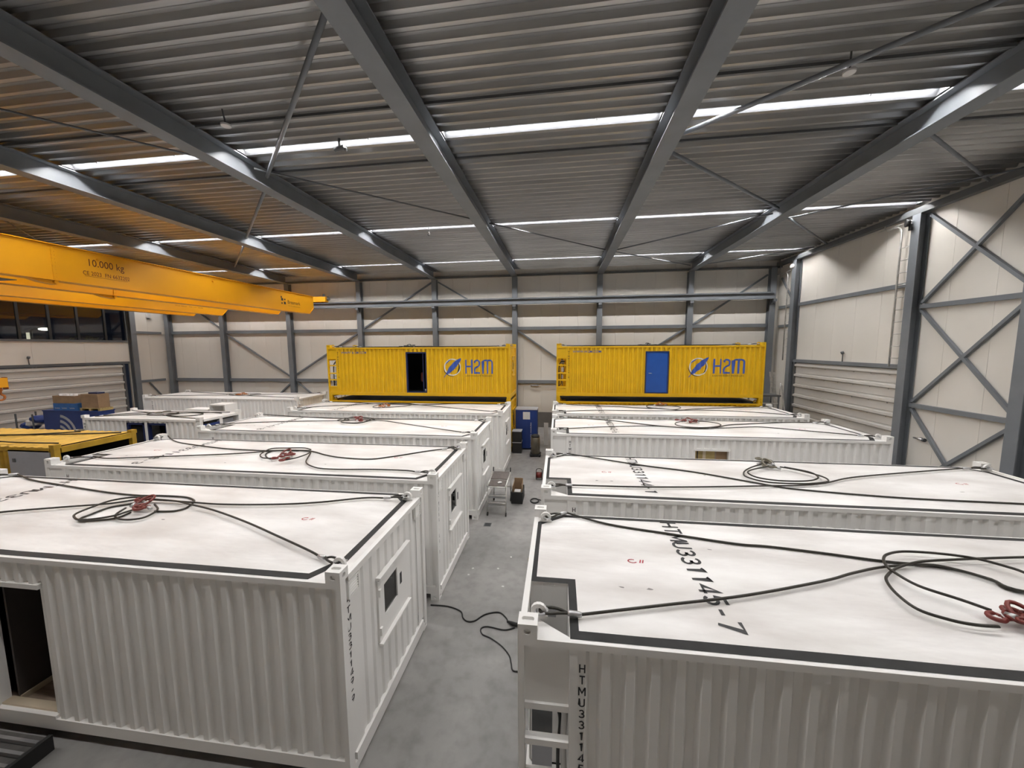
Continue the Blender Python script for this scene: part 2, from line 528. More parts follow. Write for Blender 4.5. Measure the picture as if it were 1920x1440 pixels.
# ---- steel frame: roof beams and columns
ORD = {6: 'rightmost', 5: 'second', 4: 'third', 3: 'fourth', 2: 'fifth', 1: 'sixth', 0: 'seventh'}
def ibeam_profile(b, h, tf, tw):
    return [(-b, 0), (b, 0), (b, tf), (tw, tf), (tw, h - tf), (b, h - tf), (b, h), (-b, h), (-b, h - tf), (-tw, h - tf), (-tw, tf), (-b, tf)]
BZ, BH = 9.154, 0.45
beam_me = MB().prism([(p[0], 0, p[1]) for p in ibeam_profile(0.19, BH, 0.024, 0.010)], (0, -0.18 - YB - 0.1, 0)).mesh('roof_beam', STEEL)
for i, bx in enumerate(BEAMS):
    o = put('roof_beam', beam_me, None, HW(bx, YB + 0.1, BZ), TH)
    how = ORD[i] + ('' if i == 6 else ' from the right')
    tag(o, 'long grey steel roof beam running to the far wall, %s' % how, 'beam', 'grey steel roof beams')
col_me = {}
def column_mesh(h):
    if h not in col_me:
        pr = [(-0.15, -0.15), (0.15, -0.15), (0.15, -0.125), (0.012, -0.125), (0.012, 0.125), (0.15, 0.125), (0.15, 0.15), (-0.15, 0.15), (-0.15, 0.125), (-0.012, 0.125), (-0.012, -0.125), (-0.15, -0.125)]
        col_me[h] = MB().prism([(p[0], p[1], 0) for p in pr], (0, 0, h)).mesh('wall_column', STEEL)
    return col_me[h]
allc = [XL + 0.35] + BEAMS + [XR - 0.45]
nm = ['in the far left corner', 'behind the long white container', 'just left of the scaffold tower', 'behind the left end of the left yellow container', 'behind the middle of the left yellow container',
      'at the right end of the left yellow container', 'behind the left half of the right yellow container', 'behind the right half of the right yellow container', 'in the far right corner']
for i, x in enumerate(allc):
    h = 9.14 if 0 < i < 8 else 9.18
    o = put('wall_column', column_mesh(h), None, HW(x, -0.005, 0), TH)
    tag(o, 'grey steel column on the far wall, %s' % nm[i], 'column', 'far wall columns')
def side_column(x, y_, label, big=1.0):
    pr = [(-0.15, -0.15), (-0.125, -0.15), (-0.125, -0.012), (0.125, -0.012), (0.125, -0.15), (0.15, -0.15), (0.15, 0.15), (0.125, 0.15), (0.125, 0.012), (-0.125, 0.012), (-0.125, 0.15), (-0.15, 0.15)]
    me = MB().prism([(p[0], p[1] * big, 0) for p in pr], (0, 0, 9.24)).mesh('wall_column', STEEL)
    o = put('wall_column', me, None, HW(x, y_, 0), TH)
    tag(o, label, 'column', 'side wall columns')
side_column(XR - 0.17, -1.62, 'grey steel column on the right wall, at the far side of the ribbed door')
side_column(XR - 0.17, -8.03, 'tall dark steel column on the right wall between the ribbed door and the cross bracing', 1.0)
side_column(XR - 0.17, -11.30, 'steel column on the right wall at the near side of the cross bracing')
side_column(XL + 0.17, -2.12, 'dark steel column on the left wall beside the dark window band')

# ---- crane runway rail along the far wall
rail = hthing('crane_rail', 'long grey crane runway beam on brackets along the far wall', 'beam', (0, -0.30, 7.50))
MB().prism([(-26.9, p[0], p[1]) for p in ibeam_profile(0.13, 0.33, 0.03, 0.012)], (38.45, 0, 0)).build('runway_beam', STEEL, rail)
MB().box(-26.9, 11.5, -0.03, 0.03, 0.332, 0.38).build('rail_bar', STEELD, rail)
for x in allc[1:]:
    b = MB()
    b.box(x - 0.09, x + 0.09, -0.11, 0.138, -0.14, -0.005)
    b.box(x - 0.06, x + 0.06, 0.0, 0.138, -0.26, -0.14)
    b.build('bracket', LGREY if False else STEEL, rail)

# ---- strip lights recessed between the deck ribs
bay_names = ['left of the seventh beam from the right', 'left of the sixth beam from the right', 'left of the fifth beam from the right', 'left of the fourth beam from the right',
             'left of the third beam from the right', 'left of the second beam from the right', 'left of the rightmost beam', 'right of the rightmost beam']
row_names = ['row behind the view', 'nearest visible row', 'middle row', 'row by the far wall']
light_parts = {}
def light_meshes(ln, dim):
    k = (round(ln, 3), dim)
    if k in light_parts:
        return light_parts[k]
    h = ln / 2
    prof = [(-0.14, 0.0), (-0.128, 0.0), (-0.07, 0.10), (0.07, 0.10), (0.128, 0.0), (0.14, 0.0)]
    m = MB()
    lo = [m.bm.verts.new((-h, p[0], p[1])) for p in prof]
    hi = [m.bm.verts.new((h, p[0], p[1])) for p in prof]
    for i in range(len(prof) - 1):
        m.bm.faces.new((lo[i], lo[i+1], hi[i+1], hi[i]))
    m.bm.faces.new(lo[1:5]); m.bm.faces.new(hi[1:5])
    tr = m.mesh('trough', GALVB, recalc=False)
    b = MB().box(-h + 0.05, h - 0.05, -0.022, 0.022, 0.086, 0.097).mesh('led_bar', LEDD if dim else LEDM)
    s_ = MB()
    s_.tube([(0, 0, -0.03), (0, 0, 0.02)], 0.012, 6)
    s_.tube([(0, 0, -0.03), (0, 0, -0.045)], 0.02, 6)
    light_parts[k] = (tr, b, s_.mesh('hanger_bolt', FERR))
    return light_parts[k]
for r, ry in enumerate(ROWS):
    for i in range(len(xs_bay) - 1):
        xa, xb = xs_bay[i] + 0.21, xs_bay[i+1] - 0.21
        t = hthing('strip_light', 'strip light, %s, %s' % (row_names[r], bay_names[i]), 'light', ((xa + xb) / 2, ry, ZD), 'strip lights in the roof')
        tr, b, bo = light_meshes(xb - xa, r == 0)
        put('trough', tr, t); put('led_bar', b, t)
        if r == 1:
            for dx in (-0.27, 0.22):
                put('hanger_bolt', bo, t, (dx * (xb - xa), -0.125, 0.02))

# ---- roof bracing tubes and tie rods
def rod(label, p, q, r, cat='brace', mat=STEEL):
    P, Q = HW(*p), HW(*q)
    o = MB().tube([(0, 0, 0), tuple(Q - P)], r, 8).build('roof_brace', mat)
    o.location = P
    tag(o, label, cat, 'roof bracing')
rod('grey bracing tube across the bay left of the third roof beam from the right', (-2.85, -17.4, 9.40), (-7.45, -13.2, 9.40), 0.045)
rod('grey bracing tube across the bay left of the fourth roof beam from the right', (-7.85, -12.75, 9.40), (-12.45, -8.6, 9.40), 0.045)
rod('grey bracing tube across the bay left of the fifth roof beam from the right', (-12.85, -8.2, 9.40), (-17.45, -4.1, 9.40), 0.045)
rod('thin tie rod at upper left ending at the first strip light row', (-12.45, -18.6, 9.42), (-7.87, -13.9, 9.42), 0.022, mat=STEELD)
rod('thin dark tie rod ending left of the third roof beam from the right', (-7.45, -13.6, 9.42), (-2.87, -9.2, 9.42), 0.024, mat=STEELD)
rod('thin dark tie rod left of the second roof beam from the right', (-2.45, -8.75, 9.42), (2.14, -4.4, 9.42), 0.024, mat=STEELD)
rod('long grey bracing tube at upper right over the sensor disc', (7.15, -17.3, 9.42), (2.56, -13.55, 9.42), 0.045)
rod('grey bracing tube left of the rightmost roof beam, behind the nearest light row', (2.57, -12.95, 9.42), (7.14, -8.75, 9.42), 0.045)
rod('grey bracing tube right of the rightmost roof beam toward the right wall', (7.57, -8.2, 9.42), (11.7, -3.9, 9.42), 0.04)
rod('thin grey tie rod left of the rightmost roof beam near the far light row', (7.14, -8.45, 9.36), (2.58, -4.5, 9.36), 0.028)
rod('grey bracing tube at the right edge under the roof', (7.57, -13.1, 9.42), (11.7, -10.1, 9.42), 0.04)
rod('thin grey tie rod reaching the right wall above the big column', (7.57, -7.6, 9.36), (11.7, -11.0, 9.36), 0.024)
rod('thin tie rod at the left edge above the yellow crane', (-22.4, -8.3, 9.42), (-17.86, -12.6, 9.42), 0.022, mat=STEELD)
rod('bracing rod near the far wall in the bay left of the rightmost beam', (2.6, -4.2, 9.36), (7.1, -0.6, 9.36), 0.026)
rod('bracing rod near the far wall in the bay right of the rightmost beam', (11.4, -3.6, 9.36), (7.6, -0.6, 9.36), 0.026)

# ---- disc sensors under the roof
for lab, x, y_, dz in (('small white disc sensor on the roof in front of the nearest light row, left', -6.42, -15.39, 9.32), ('small white disc sensor beside the long bracing tube at upper right', 4.74, -15.2, 9.32)):
    t = hthing('disc_sensor', lab, 'sensor', (x, y_, dz), 'disc sensors')
    MB().tube([(0, 0, 0), (0, 0, 0.035)], [0.085, 0.09], 20).build('disc', LGREY, t)
    MB().tube([(0, 0, 0.036), (-0.02, -0.04, 0.30)], 0.015, 6).build('stem', STEELD, t)
t = hthing('hanging_hook', 'little dark hook hanging from the roof at the middle light row', 'hook', (-5.0, -8.05, 9.35))
MB().tube(catmull([(0, 0, 0.27), (0, 0, 0.1), (0.03, 0, 0.04), (0.03, 0, -0.02), (-0.02, 0, -0.04), (-0.04, 0, 0.02)]), 0.014, 6).build('hook', STEELD, t)
t = hthing('camera_dome', 'small dark roof camera hanging at the nearest light row', 'camera', (-4.8, -14.15, 9.38))
m = MB(); m.tube([(0, 0, 0.245), (0, 0, 0.05)], 0.03, 8); m.tube([(-0.12, 0, 0.02), (0.12, 0, 0.06)], 0.05, 8); m.tube([(0.13, 0, 0.02), (0.17, 0, 0.0)], 0.035, 8)
m.build('housing', STEELD, t)

# ================================================================ OVERHEAD CRANES
def crane(label, xg, ends, texts):
    """double box girder crane; girders run along y, end carriage on the far rail"""
    t = hthing('overhead_crane', label, 'crane', (xg, 0, 7.1))
    for gi, (dx, spl) in enumerate(ends):
        y0, y1 = -25.5, -1.25
        zt = 1.05
        prof = [(y0, 0.0), (y1, 0.0), (y1 + 0.42, 0.42), (y1 + 0.42, zt), (y0, zt)]
        g = MB().prism([(dx - 0.17, p[0], p[1]) for p in prof], (0.34, 0, 0)).build('girder', CRANEY, t)
        for z in (0.0, zt):
            f = MB()
            f.box(dx - 0.24, dx + 0.24, y0, y1 + (0 if z == 0 else 0.42), z - 0.012 - (0.006 if z == 0 else -0.02), z + 0.012 - (0.014 if z == 0 else -0.02))
            f.build('flange', CRANEY, g)
        e = MB().bar((dx, y1 + 0.0, -0.006), (dx, y1 + 0.42, 0.414), 0.42, 0.02, up=(0, -1, 1))
        e.build('end_plate', CRANEY, g)
        s_ = MB()
        s_.box(dx + 0.171, dx + 0.185, spl - 0.05, spl + 0.05, 0.02, zt - 0.03)
        for k in range(9):
            for o_ in (-0.03, 0.03):
                zz = 0.09 + k * 0.11
                s_.tube([(dx + 0.185, spl + o_, zz), (dx + 0.20, spl + o_, zz)], 0.014, 6)
        s_.build('splice_plate', CRANEY, g)
        b = MB()
        b.prism([(dx - 0.12, spl - 0.55, -0.02), (dx - 0.12, spl - 0.3, -0.10), (dx - 0.12, spl + 0.05, -0.14), (dx - 0.12, spl + 0.05, -0.02)], (0.24, 0, 0))
        b.tube([(dx + 0.12, spl, -0.06), (dx + 0.2, spl, -0.06)], 0.05, 10)
        b.build('splice_bracket', CRANEY, g)
        for yy in (spl + 1.1, spl + 5.2):
            MB().tube([(dx + 0.17, yy, 0.86), (dx + 0.24, yy, 0.86)], 0.035, 8).build('lifting_eye', CRANEY, g)
    for (dx, yy, z, body, hgt, wid, mat) in texts:
        me = text_mesh('lettering', body, mat, height=hgt, width=wid)
        map_mesh(me, lambda x, y: (dx + 0.174, yy + x, z + y))
        put('lettering', me, t)
    xs = [e[0] for e in ends]
    ca = MB()
    ca.box(min(xs) - 0.9, max(xs) + 0.75, -0.49, -0.17, 0.80, 1.12)
    ca.build('end_carriage', CRANEY, t)
    for xx in (max(xs) + 0.76, min(xs) - 0.91):
        sg = 1 if xx > max(xs) else -1
        b = MB()
        b.tube([(xx, -0.32, 0.98), (xx + sg * 0.10, -0.32, 0.98)], 0.05, 10)
        b.tube([(xx + sg * 0.10, -0.32, 0.98), (xx + sg * 0.16, -0.32, 0.98)], 0.10, 12)
        b.box(xx - 0.16, xx + 0.02, -0.29, -0.18, 0.9, 1.15)
        b.tube([(xx - sg*0.2, -0.32, 0.80), (xx - sg*0.2, -0.32, 1.30)], 0.07, 10)
        b.build('buffer', STEELD, t)
    for xx in (max(xs) + 0.4, min(xs) - 0.55):
        w_ = MB(); w_.tube([(xx, -0.37, 0.90), (xx, -0.23, 0.90)], 0.115, 16)
        w_.build('wheel', STEELD, t)
    return t
DRED = paint('dark_red_lettering', (0.10, 0.015, 0.01), 0.6, var=0.1)
crane_a = crane('long yellow double girder overhead crane nearest the view, lettered 10.000 kg', -15.45, [(0.0, -12.72), (-2.15, -9.7)],
      [(0.0, -11.86, 0.53, '10.000 kg', 0.30, 0.98, DRED), (0.0, -12.04, 0.30, 'CE 2023  FN 6632202', 0.13, 1.3, DRED), (0.0, -3.02, 0.40, 'Breamark', 0.20, 1.0, BLACK), (0.0, -3.0, 0.25, 'Tel. +31 (0)78 699 0410', 0.06, 0.95, BLACK)])
sq = MB()
for (a, b) in ((0, 0), (0.13, 0.0), (0.0, 0.13), (0.16, 0.16), (-0.02, 0.24)):
    sz = 0.10 if (a, b) in ((0.13, 0.0), (0.0, 0.13)) else 0.06
    sq.box(0.171, 0.175, -3.50 + a*1.4, -3.50 + a*1.4 + sz*1.4, 0.34 + b*1.4, 0.34 + b*1.4 + sz*1.4)
sq.build('emblem', BLACK, crane_a)
ul = MB().box(0.171, 0.175, -12.0, -10.8, 0.26, 0.268).build('underline', DRED, crane_a)
crane_b = crane('second yellow double girder overhead crane, behind and lower in view', -21.55, [(0.0, -13.0), (-2.1, -11.0)],
      [(0.0, -3.4, 0.42, 'Breamark', 0.14, 0.7, BLACK), (0.0, -4.1, 0.28, 'Oud Alblas   Tel. +31 (0)78', 0.06, 1.6, DRED)])
hk = hthing('hook_block', 'worn orange crane hook block hanging at the left edge', 'hook', (-16.4, -13.62, 3.55))
MB().box(-0.13, 0.13, -0.15, 0.15, 0.30, 0.58).build('block', CRANEY, hk)
for y_ in (-0.17, 0.155):
    MB().box(-0.10, 0.10, y_, y_ + 0.015, 0.24, 0.60).build('cheek_plate', ORANGE, hk)
MB().tube([(0.07, 0, 0.58), (0.07, 0, 3.48)], 0.007, 6).build('hoist_rope', STEELD, hk)
MB().tube([(-0.07, 0, 0.58), (-0.07, 0, 3.48)], 0.007, 6).build('hoist_rope', STEELD, hk)
MB().tube([(0, 0.03, 0.30), (0, 0.05, 0.20)], 0.05, 8).build('swivel', ORANGE, hk)
MB().tube(catmull([(0, 0.05, 0.20), (0, 0.05, 0.10), (0, 0.11, 0.04), (0.0, 0.10, -0.05), (0.0, 0.01, -0.08), (0, -0.05, -0.02)]), [0.028]*31, 8).build('hook', ORANGE, hk)
MB().box(-0.45, 0.45, -0.45, 0.45, 3.48, 3.50).build('trolley', STEELD, hk)

# ================================================================ CONTAINERS
L, W, H = 8.965, 2.438, 2.556
ZR = H - 0.130                                 # roof sheet height
CP = 0.205                                     # corrugation pitch
CD = 0.046
def corr(x, x0=0.52, d=CD, y0=0.014):
    t = (x - x0) % CP
    if t < 0.07: return y0
    if t < 0.1025: return y0 + d * (t - 0.07) / 0.0325
    if t < 0.1725: return y0 + d
    return y0 + d * (0.205 - t) / 0.0325
def corr_breaks(a, b, x0=0.52):
    xs = [a]
    k = math.floor((a - x0) / CP) - 1
    while x0 + k * CP < b:
        for o_ in (0, 0.07, 0.1025, 0.1725):
            v = x0 + k * CP + o_
            if a + 1e-4 < v < b - 1e-4:
                xs.append(v)
        k += 1
    xs.append(b)
    return xs
FRONT = lambda a, b, z: (a, b, z)
BACK = lambda a, b, z: (L - a, W - b, z)
ENDR = lambda a, b, z: (L - b, a, z)
ENDL = lambda a, b, z: (b, W - a, z)
MC = {}
def cached(key, fn):
    if key not in MC:
        MC[key] = fn()
    return MC[key]
def casting_mesh(sx, sy, sz, mat):
    ax, ay, az = 0.172, 0.155, 0.130
    bm = bmesh.new()
    bmesh.ops.create_cube(bm, size=1.0)
    for v in bm.verts:
        v.co = Vector(((v.co.x + 0.5) * ax, (v.co.y + 0.5) * ay, (v.co.z + 0.5) * az))
    for nrm, hw_, hh_ in ((Vector((-1, 0, 0)), 0.030, 0.026), (Vector((0, -1, 0)), 0.030, 0.028), (Vector((0, 0, 1)), 0.055, 0.024)):
        bm.faces.ensure_lookup_table()
        f = max(bm.faces, key=lambda q: q.normal.dot(nrm) * 10 + q.calc_area() * 0.1 if len(q.verts) == 4 else -99)
        bm.normal_update()
        c0 = f.calc_center_median()
        bmesh.ops.inset_individual(bm, faces=[f], thickness=0.02)
        for v in f.verts:
            d = v.co - c0
            for k in range(3):
                if abs(nrm[k]) > 0.5: continue
                lim = hh_ if (k == 2 or (k == 1 and abs(nrm[2]) > 0.5)) else hw_
                v.co[k] = c0[k] + math.copysign(lim, d[k])
        bmesh.ops.inset_individual(bm, faces=[f], thickness=0.0005, depth=-0.03)
        es = [e for v in f.verts for e in v.link_edges if abs((e.verts[0].co - e.verts[1].co).normalized().dot(nrm)) > 0.9 and (e.verts[0] in f.verts or e.verts[1] in f.verts)]
        es = list(dict.fromkeys(es))
        bmesh.ops.bevel(bm, geom=es, offset=min(hw_, hh_) * 0.85, segments=3, affect='EDGES', profile=0.5)
        bm.normal_update()
    for v in bm.verts:
        x, y_, z = v.co
        if sz < 0: z = az - z
        if sx > 0: x = L - x
        if sy > 0: y_ = W - y_
        v.co = (x, y_, z + (H - az if sz > 0 else 0))
    bmesh.ops.recalc_face_normals(bm, faces=bm.faces)
    me = bpy.data.meshes.new('corner_casting')
    bm.to_mesh(me); bm.free()
    me.materials.append(mat)
    return me
def lug_mesh(mat):
    m = MB()
    n = 14
    for k in range(n):
        a, b = math.pi * 2 * k / n, math.pi * 2 * (k + 1) / n
        ro, ri = 0.075, 0.036
        q = [(ro*math.cos(a), 0, ro*math.sin(a)), (ro*math.cos(b), 0, ro*math.sin(b)), (ri*math.cos(b), 0, ri*math.sin(b)), (ri*math.cos(a), 0, ri*math.sin(a))]
        m.prism(q, (0, 0.035, 0))
    m.box(-0.085, 0.085, 0.004, 0.031, -0.075, -0.045)
    return m.mesh('lifting_lug', mat)
SEG = [(0.52, 4.0), (4.97, 8.905)]
DX0, DX1, DZ0, DZ1 = 4.0, 4.97, 0.30, 2.06
BARS_W = [1.775, 1.42, 1.065, 0.71]
BARS_Y = [1.90, 1.56, 1.19, 0.87, 0.53]
def stroke(m, pts, wd, z=0.0):
    """flat ribbon along a polyline in the xy plane"""
    P = [Vector((p[0], p[1])) for p in pts]
    n = len(P)
    Lp, Rp = [], []
    for i in range(n):
        t = (P[min(i+1, n-1)] - P[max(i-1, 0)]).normalized()
        if 0 < i < n - 1:
            t1 = (P[i] - P[i-1]).normalized(); t2 = (P[i+1] - P[i]).normalized()
            k = 1.0 / max(0.5, math.sqrt((1 + t1.dot(t2)) / 2))
        else:
            k = 1.0
        nn = Vector((-t.y, t.x)) * (wd / 2 * k)
        Lp.append(P[i] + nn); Rp.append(P[i] - nn)
    for i in range(n - 1):
        m.poly([(Lp[i].x, Lp[i].y, z), (Rp[i].x, Rp[i].y, z), (Rp[i+1].x, Rp[i+1].y, z), (Lp[i+1].x, Lp[i+1].y, z)])
def arc(cx, cy, rx, ry, a0, a1, n=8):
    return [(cx + rx*math.cos(math.radians(a0 + (a1-a0)*i/n)), cy + ry*math.sin(math.radians(a0 + (a1-a0)*i/n))) for i in range(n+1)]
def paint_on_wall(me, name, parent, lift=0.004):
    """lay flat artwork (x, z) over the corrugated front wall"""
    xs = [v.co.x for v in me.vertices]
    conform(me, corr_breaks(min(xs), max(xs))[1:-1])
    map_mesh(me, lambda x, y: (x, corr(x) - lift, y))
    return put(name, me, parent)
SPLIT = ('HTMU331145-7', 'HTMU331144-1', 'HTMU331149-9', 'HTMU331148-3')
GL = {
 'H': [[(0, 0), (0, 1)], [(.56, 0), (.56, 1)], [(0, .5), (.56, .5)]],
 'T': [[(-.02, .94), (.60, .94)], [(.29, 0), (.29, .94)]],
 'M': [[(0, 0), (0, 1)], [(.70, 0), (.70, 1)], [(.02, .96), (.35, .32), (.68, .96)]],
 'U': [[(0, 1), (0, .28)] + arc(.28, .30, .28, .24, 180, 360, 8) + [(.56, 1)]],
 '3': [arc(.26, .72, .24, .22, 160, -80, 9) + [(.22, .52)], [(.22, .52)] + arc(.26, .29, .28, .23, 80, -160, 10)],
 '1': [[(.10, .78), (.32, .94), (.32, 0)]],
 '4': [[(.44, 0), (.44, .96), (.0, .26), (.62, .26)]],
 '5': [[(.54, .94), (.10, .94), (.06, .54)] + arc(.28, .33, .27, .27, 120, -150, 10)],
 '7': [[(0, .94), (.56, .94), (.20, 0)]],
 '9': [arc(.28, .68, .25, .26, 0, 360, 14), [(.53, .68), (.50, .45), (.28, 0)]],
 '6': [arc(.28, .32, .25, .26, 0, 360, 14), [(.03, .32), (.06, .55), (.28, 1)]],
 '8': [arc(.28, .74, .21, .20, 0, 360, 14), arc(.28, .29, .26, .23, 0, 360, 14)],
 '2': [arc(.27, .72, .24, .22, 165, -30, 8) + [(.02, .06), (.56, .06)]],
 '0': [arc(.28, .50, .27, .44, 0, 360, 18)],
 '-': [[(.08, .45), (.44, .45)]]}
GW = {'M': .70}
def number_letters(number, cap, pitch, vertical, fn, nm_, parent, wd=0.15, ws=0.95):
    """stencilled number: one flat mesh per letter (or one joined part for far containers)"""
    joined = None if number in SPLIT else MB()
    x = 0.0
    for i, ch in enumerate(number):
        m = joined or MB()
        gw = GW.get(ch, .56)
        for ln in GL[ch]:
            if vertical:
                pts = [(cap * (q[0] - gw/2) * ws, -i * pitch + cap * (q[1] - 1)) for q in ln]
            else:
                pts = [(x + cap * q[0], cap * q[1]) for q in ln]
            stroke(m, pts, cap * wd)
        x += cap * (gw + (.30 if ch != '1' else .28)) * pitch
        if joined is None:
            put(nm_, map_mesh(m.mesh(nm_, BLACK), fn), parent)
    if joined is not None:
        stuff(put(nm_ .replace('letter', 'number'), map_mesh(joined.mesh(nm_, BLACK), fn), parent))
def h2m_logo(parent, blue=BLUEL, cx=6.25, zc=1.49):
    def ring(a0, a1, w0, w1, rx, ry, ox=0, oz=0, n=26):
        m = MB()
        prev = None
        for i in range(n + 1):
            a = math.radians(a0 + (a1 - a0) * i / n)
            s_ = math.sin(math.pi * i / n)
            wd = w0 + (w1 - w0) * s_
            o_ = (cx + ox + rx*math.cos(a), zc + oz + ry*math.sin(a)); k = 1 - wd / rx
            i_ = (cx + ox + rx*k*math.cos(a), zc + oz + ry*k*math.sin(a))
            if prev:
                m.poly([(prev[0][0], prev[0][1], 0), (o_[0], o_[1], 0), (i_[0], i_[1], 0), (prev[1][0], prev[1][1], 0)])
            prev = (o_, i_)
        return m
    paint_on_wall(ring(0, 360, 0.045, 0.055, 0.40, 0.40).mesh('emblem_ring', LWHITE), 'emblem_ring', parent)
    paint_on_wall(ring(-60, 35, 0.0, 0.06, 0.35, 0.36).mesh('emblem_crescent', BLACK), 'emblem_crescent', parent, 0.006)  # black and blue crescents printed as part of the emblem
    paint_on_wall(ring(95, 165, 0.0, 0.045, 0.35, 0.36).mesh('emblem_crescent', BLUEL), 'emblem_crescent', parent, 0.006)
    paint_on_wall(ring(170, 290, 0.0, 0.035, 0.425, 0.425, -0.01, -0.01).mesh('emblem_crescent', BLACK), 'emblem_crescent', parent, 0.006)
    a = Vector((cx - 0.26, zc - 0.30)); b = Vector((cx + 0.42, zc + 0.42))
    d = b - a; nn = Vector((-d.y, d.x)).normalized()
    up, dn = [], []
    for i in range(13):
        t = i / 12
        wv = 0.135 * (math.sin(math.pi * min(1, t * 0.93 + 0.07)) ** 0.65)
        up.append(a + d*t + nn*wv); dn.append(a + d*t - nn*(wv * (0.85 if i % 3 else 0.72)))
    m = MB()
    for i in range(12):
        m.poly([(p.x, p.y, 0) for p in (up[i], dn[i], dn[i+1], up[i+1])])
    stroke(m, [(cx - 0.40, zc - 0.47), (cx - 0.33, zc - 0.36), (a.x + 0.02, a.y + 0.02)], 0.03)
    paint_on_wall(m.mesh('emblem_feather', blue), 'emblem_feather', parent, 0.008)
    x, z0, z1, s_ = 6.86, 1.19, 1.84, 0.072
    m = MB()
    stroke(m, [(x + .036, z0), (x + .036, z1)], s_); stroke(m, [(x + .314, z0), (x + .314, z1)], s_); stroke(m, [(x + .07, 1.525), (x + .28, 1.525)], s_)
    x2 = 7.27
    stroke(m, [(x2 + .03, z1 - 0.12)] + arc(x2 + .15, z1 - .145, .115, .11, 170, 0) + arc(x2 + .15, z1 - .20, .115, .12, -5, -70)[1:] + [(x2 + .06, 1.45), (x2 + .035, 1.38), (x2 + .035, z0 + .036), (x2 + .29, z0 + .036)], s_)
    x3 = 7.66
    stroke(m, [(x3 + .036, z0), (x3 + .036, z1 - .10)] + arc(x3 + .14, z1 - .136, .104, .10, 175, 90, 5) + [(x3 + .34, z1 - .036)] + arc(x3 + .364, z1 - .136, .104, .10, 88, 0, 5) + [(x3 + .468, z0)], s_)
    stroke(m, [(x3 + .25, z0), (x3 + .25, z1 - .05)], s_)
    paint_on_wall(m.mesh('logo_letters', blue), 'logo_letters', parent, 0.006)
    me = text_mesh('slogan', 'LIGHTWEIGHT MODULES', BLACK, height=0.062, width=1.28)
    for v in me.vertices: v.co = (v.co.x + 6.86, v.co.y + 1.06, 0)
    paint_on_wall(me, 'slogan', parent, 0.006)

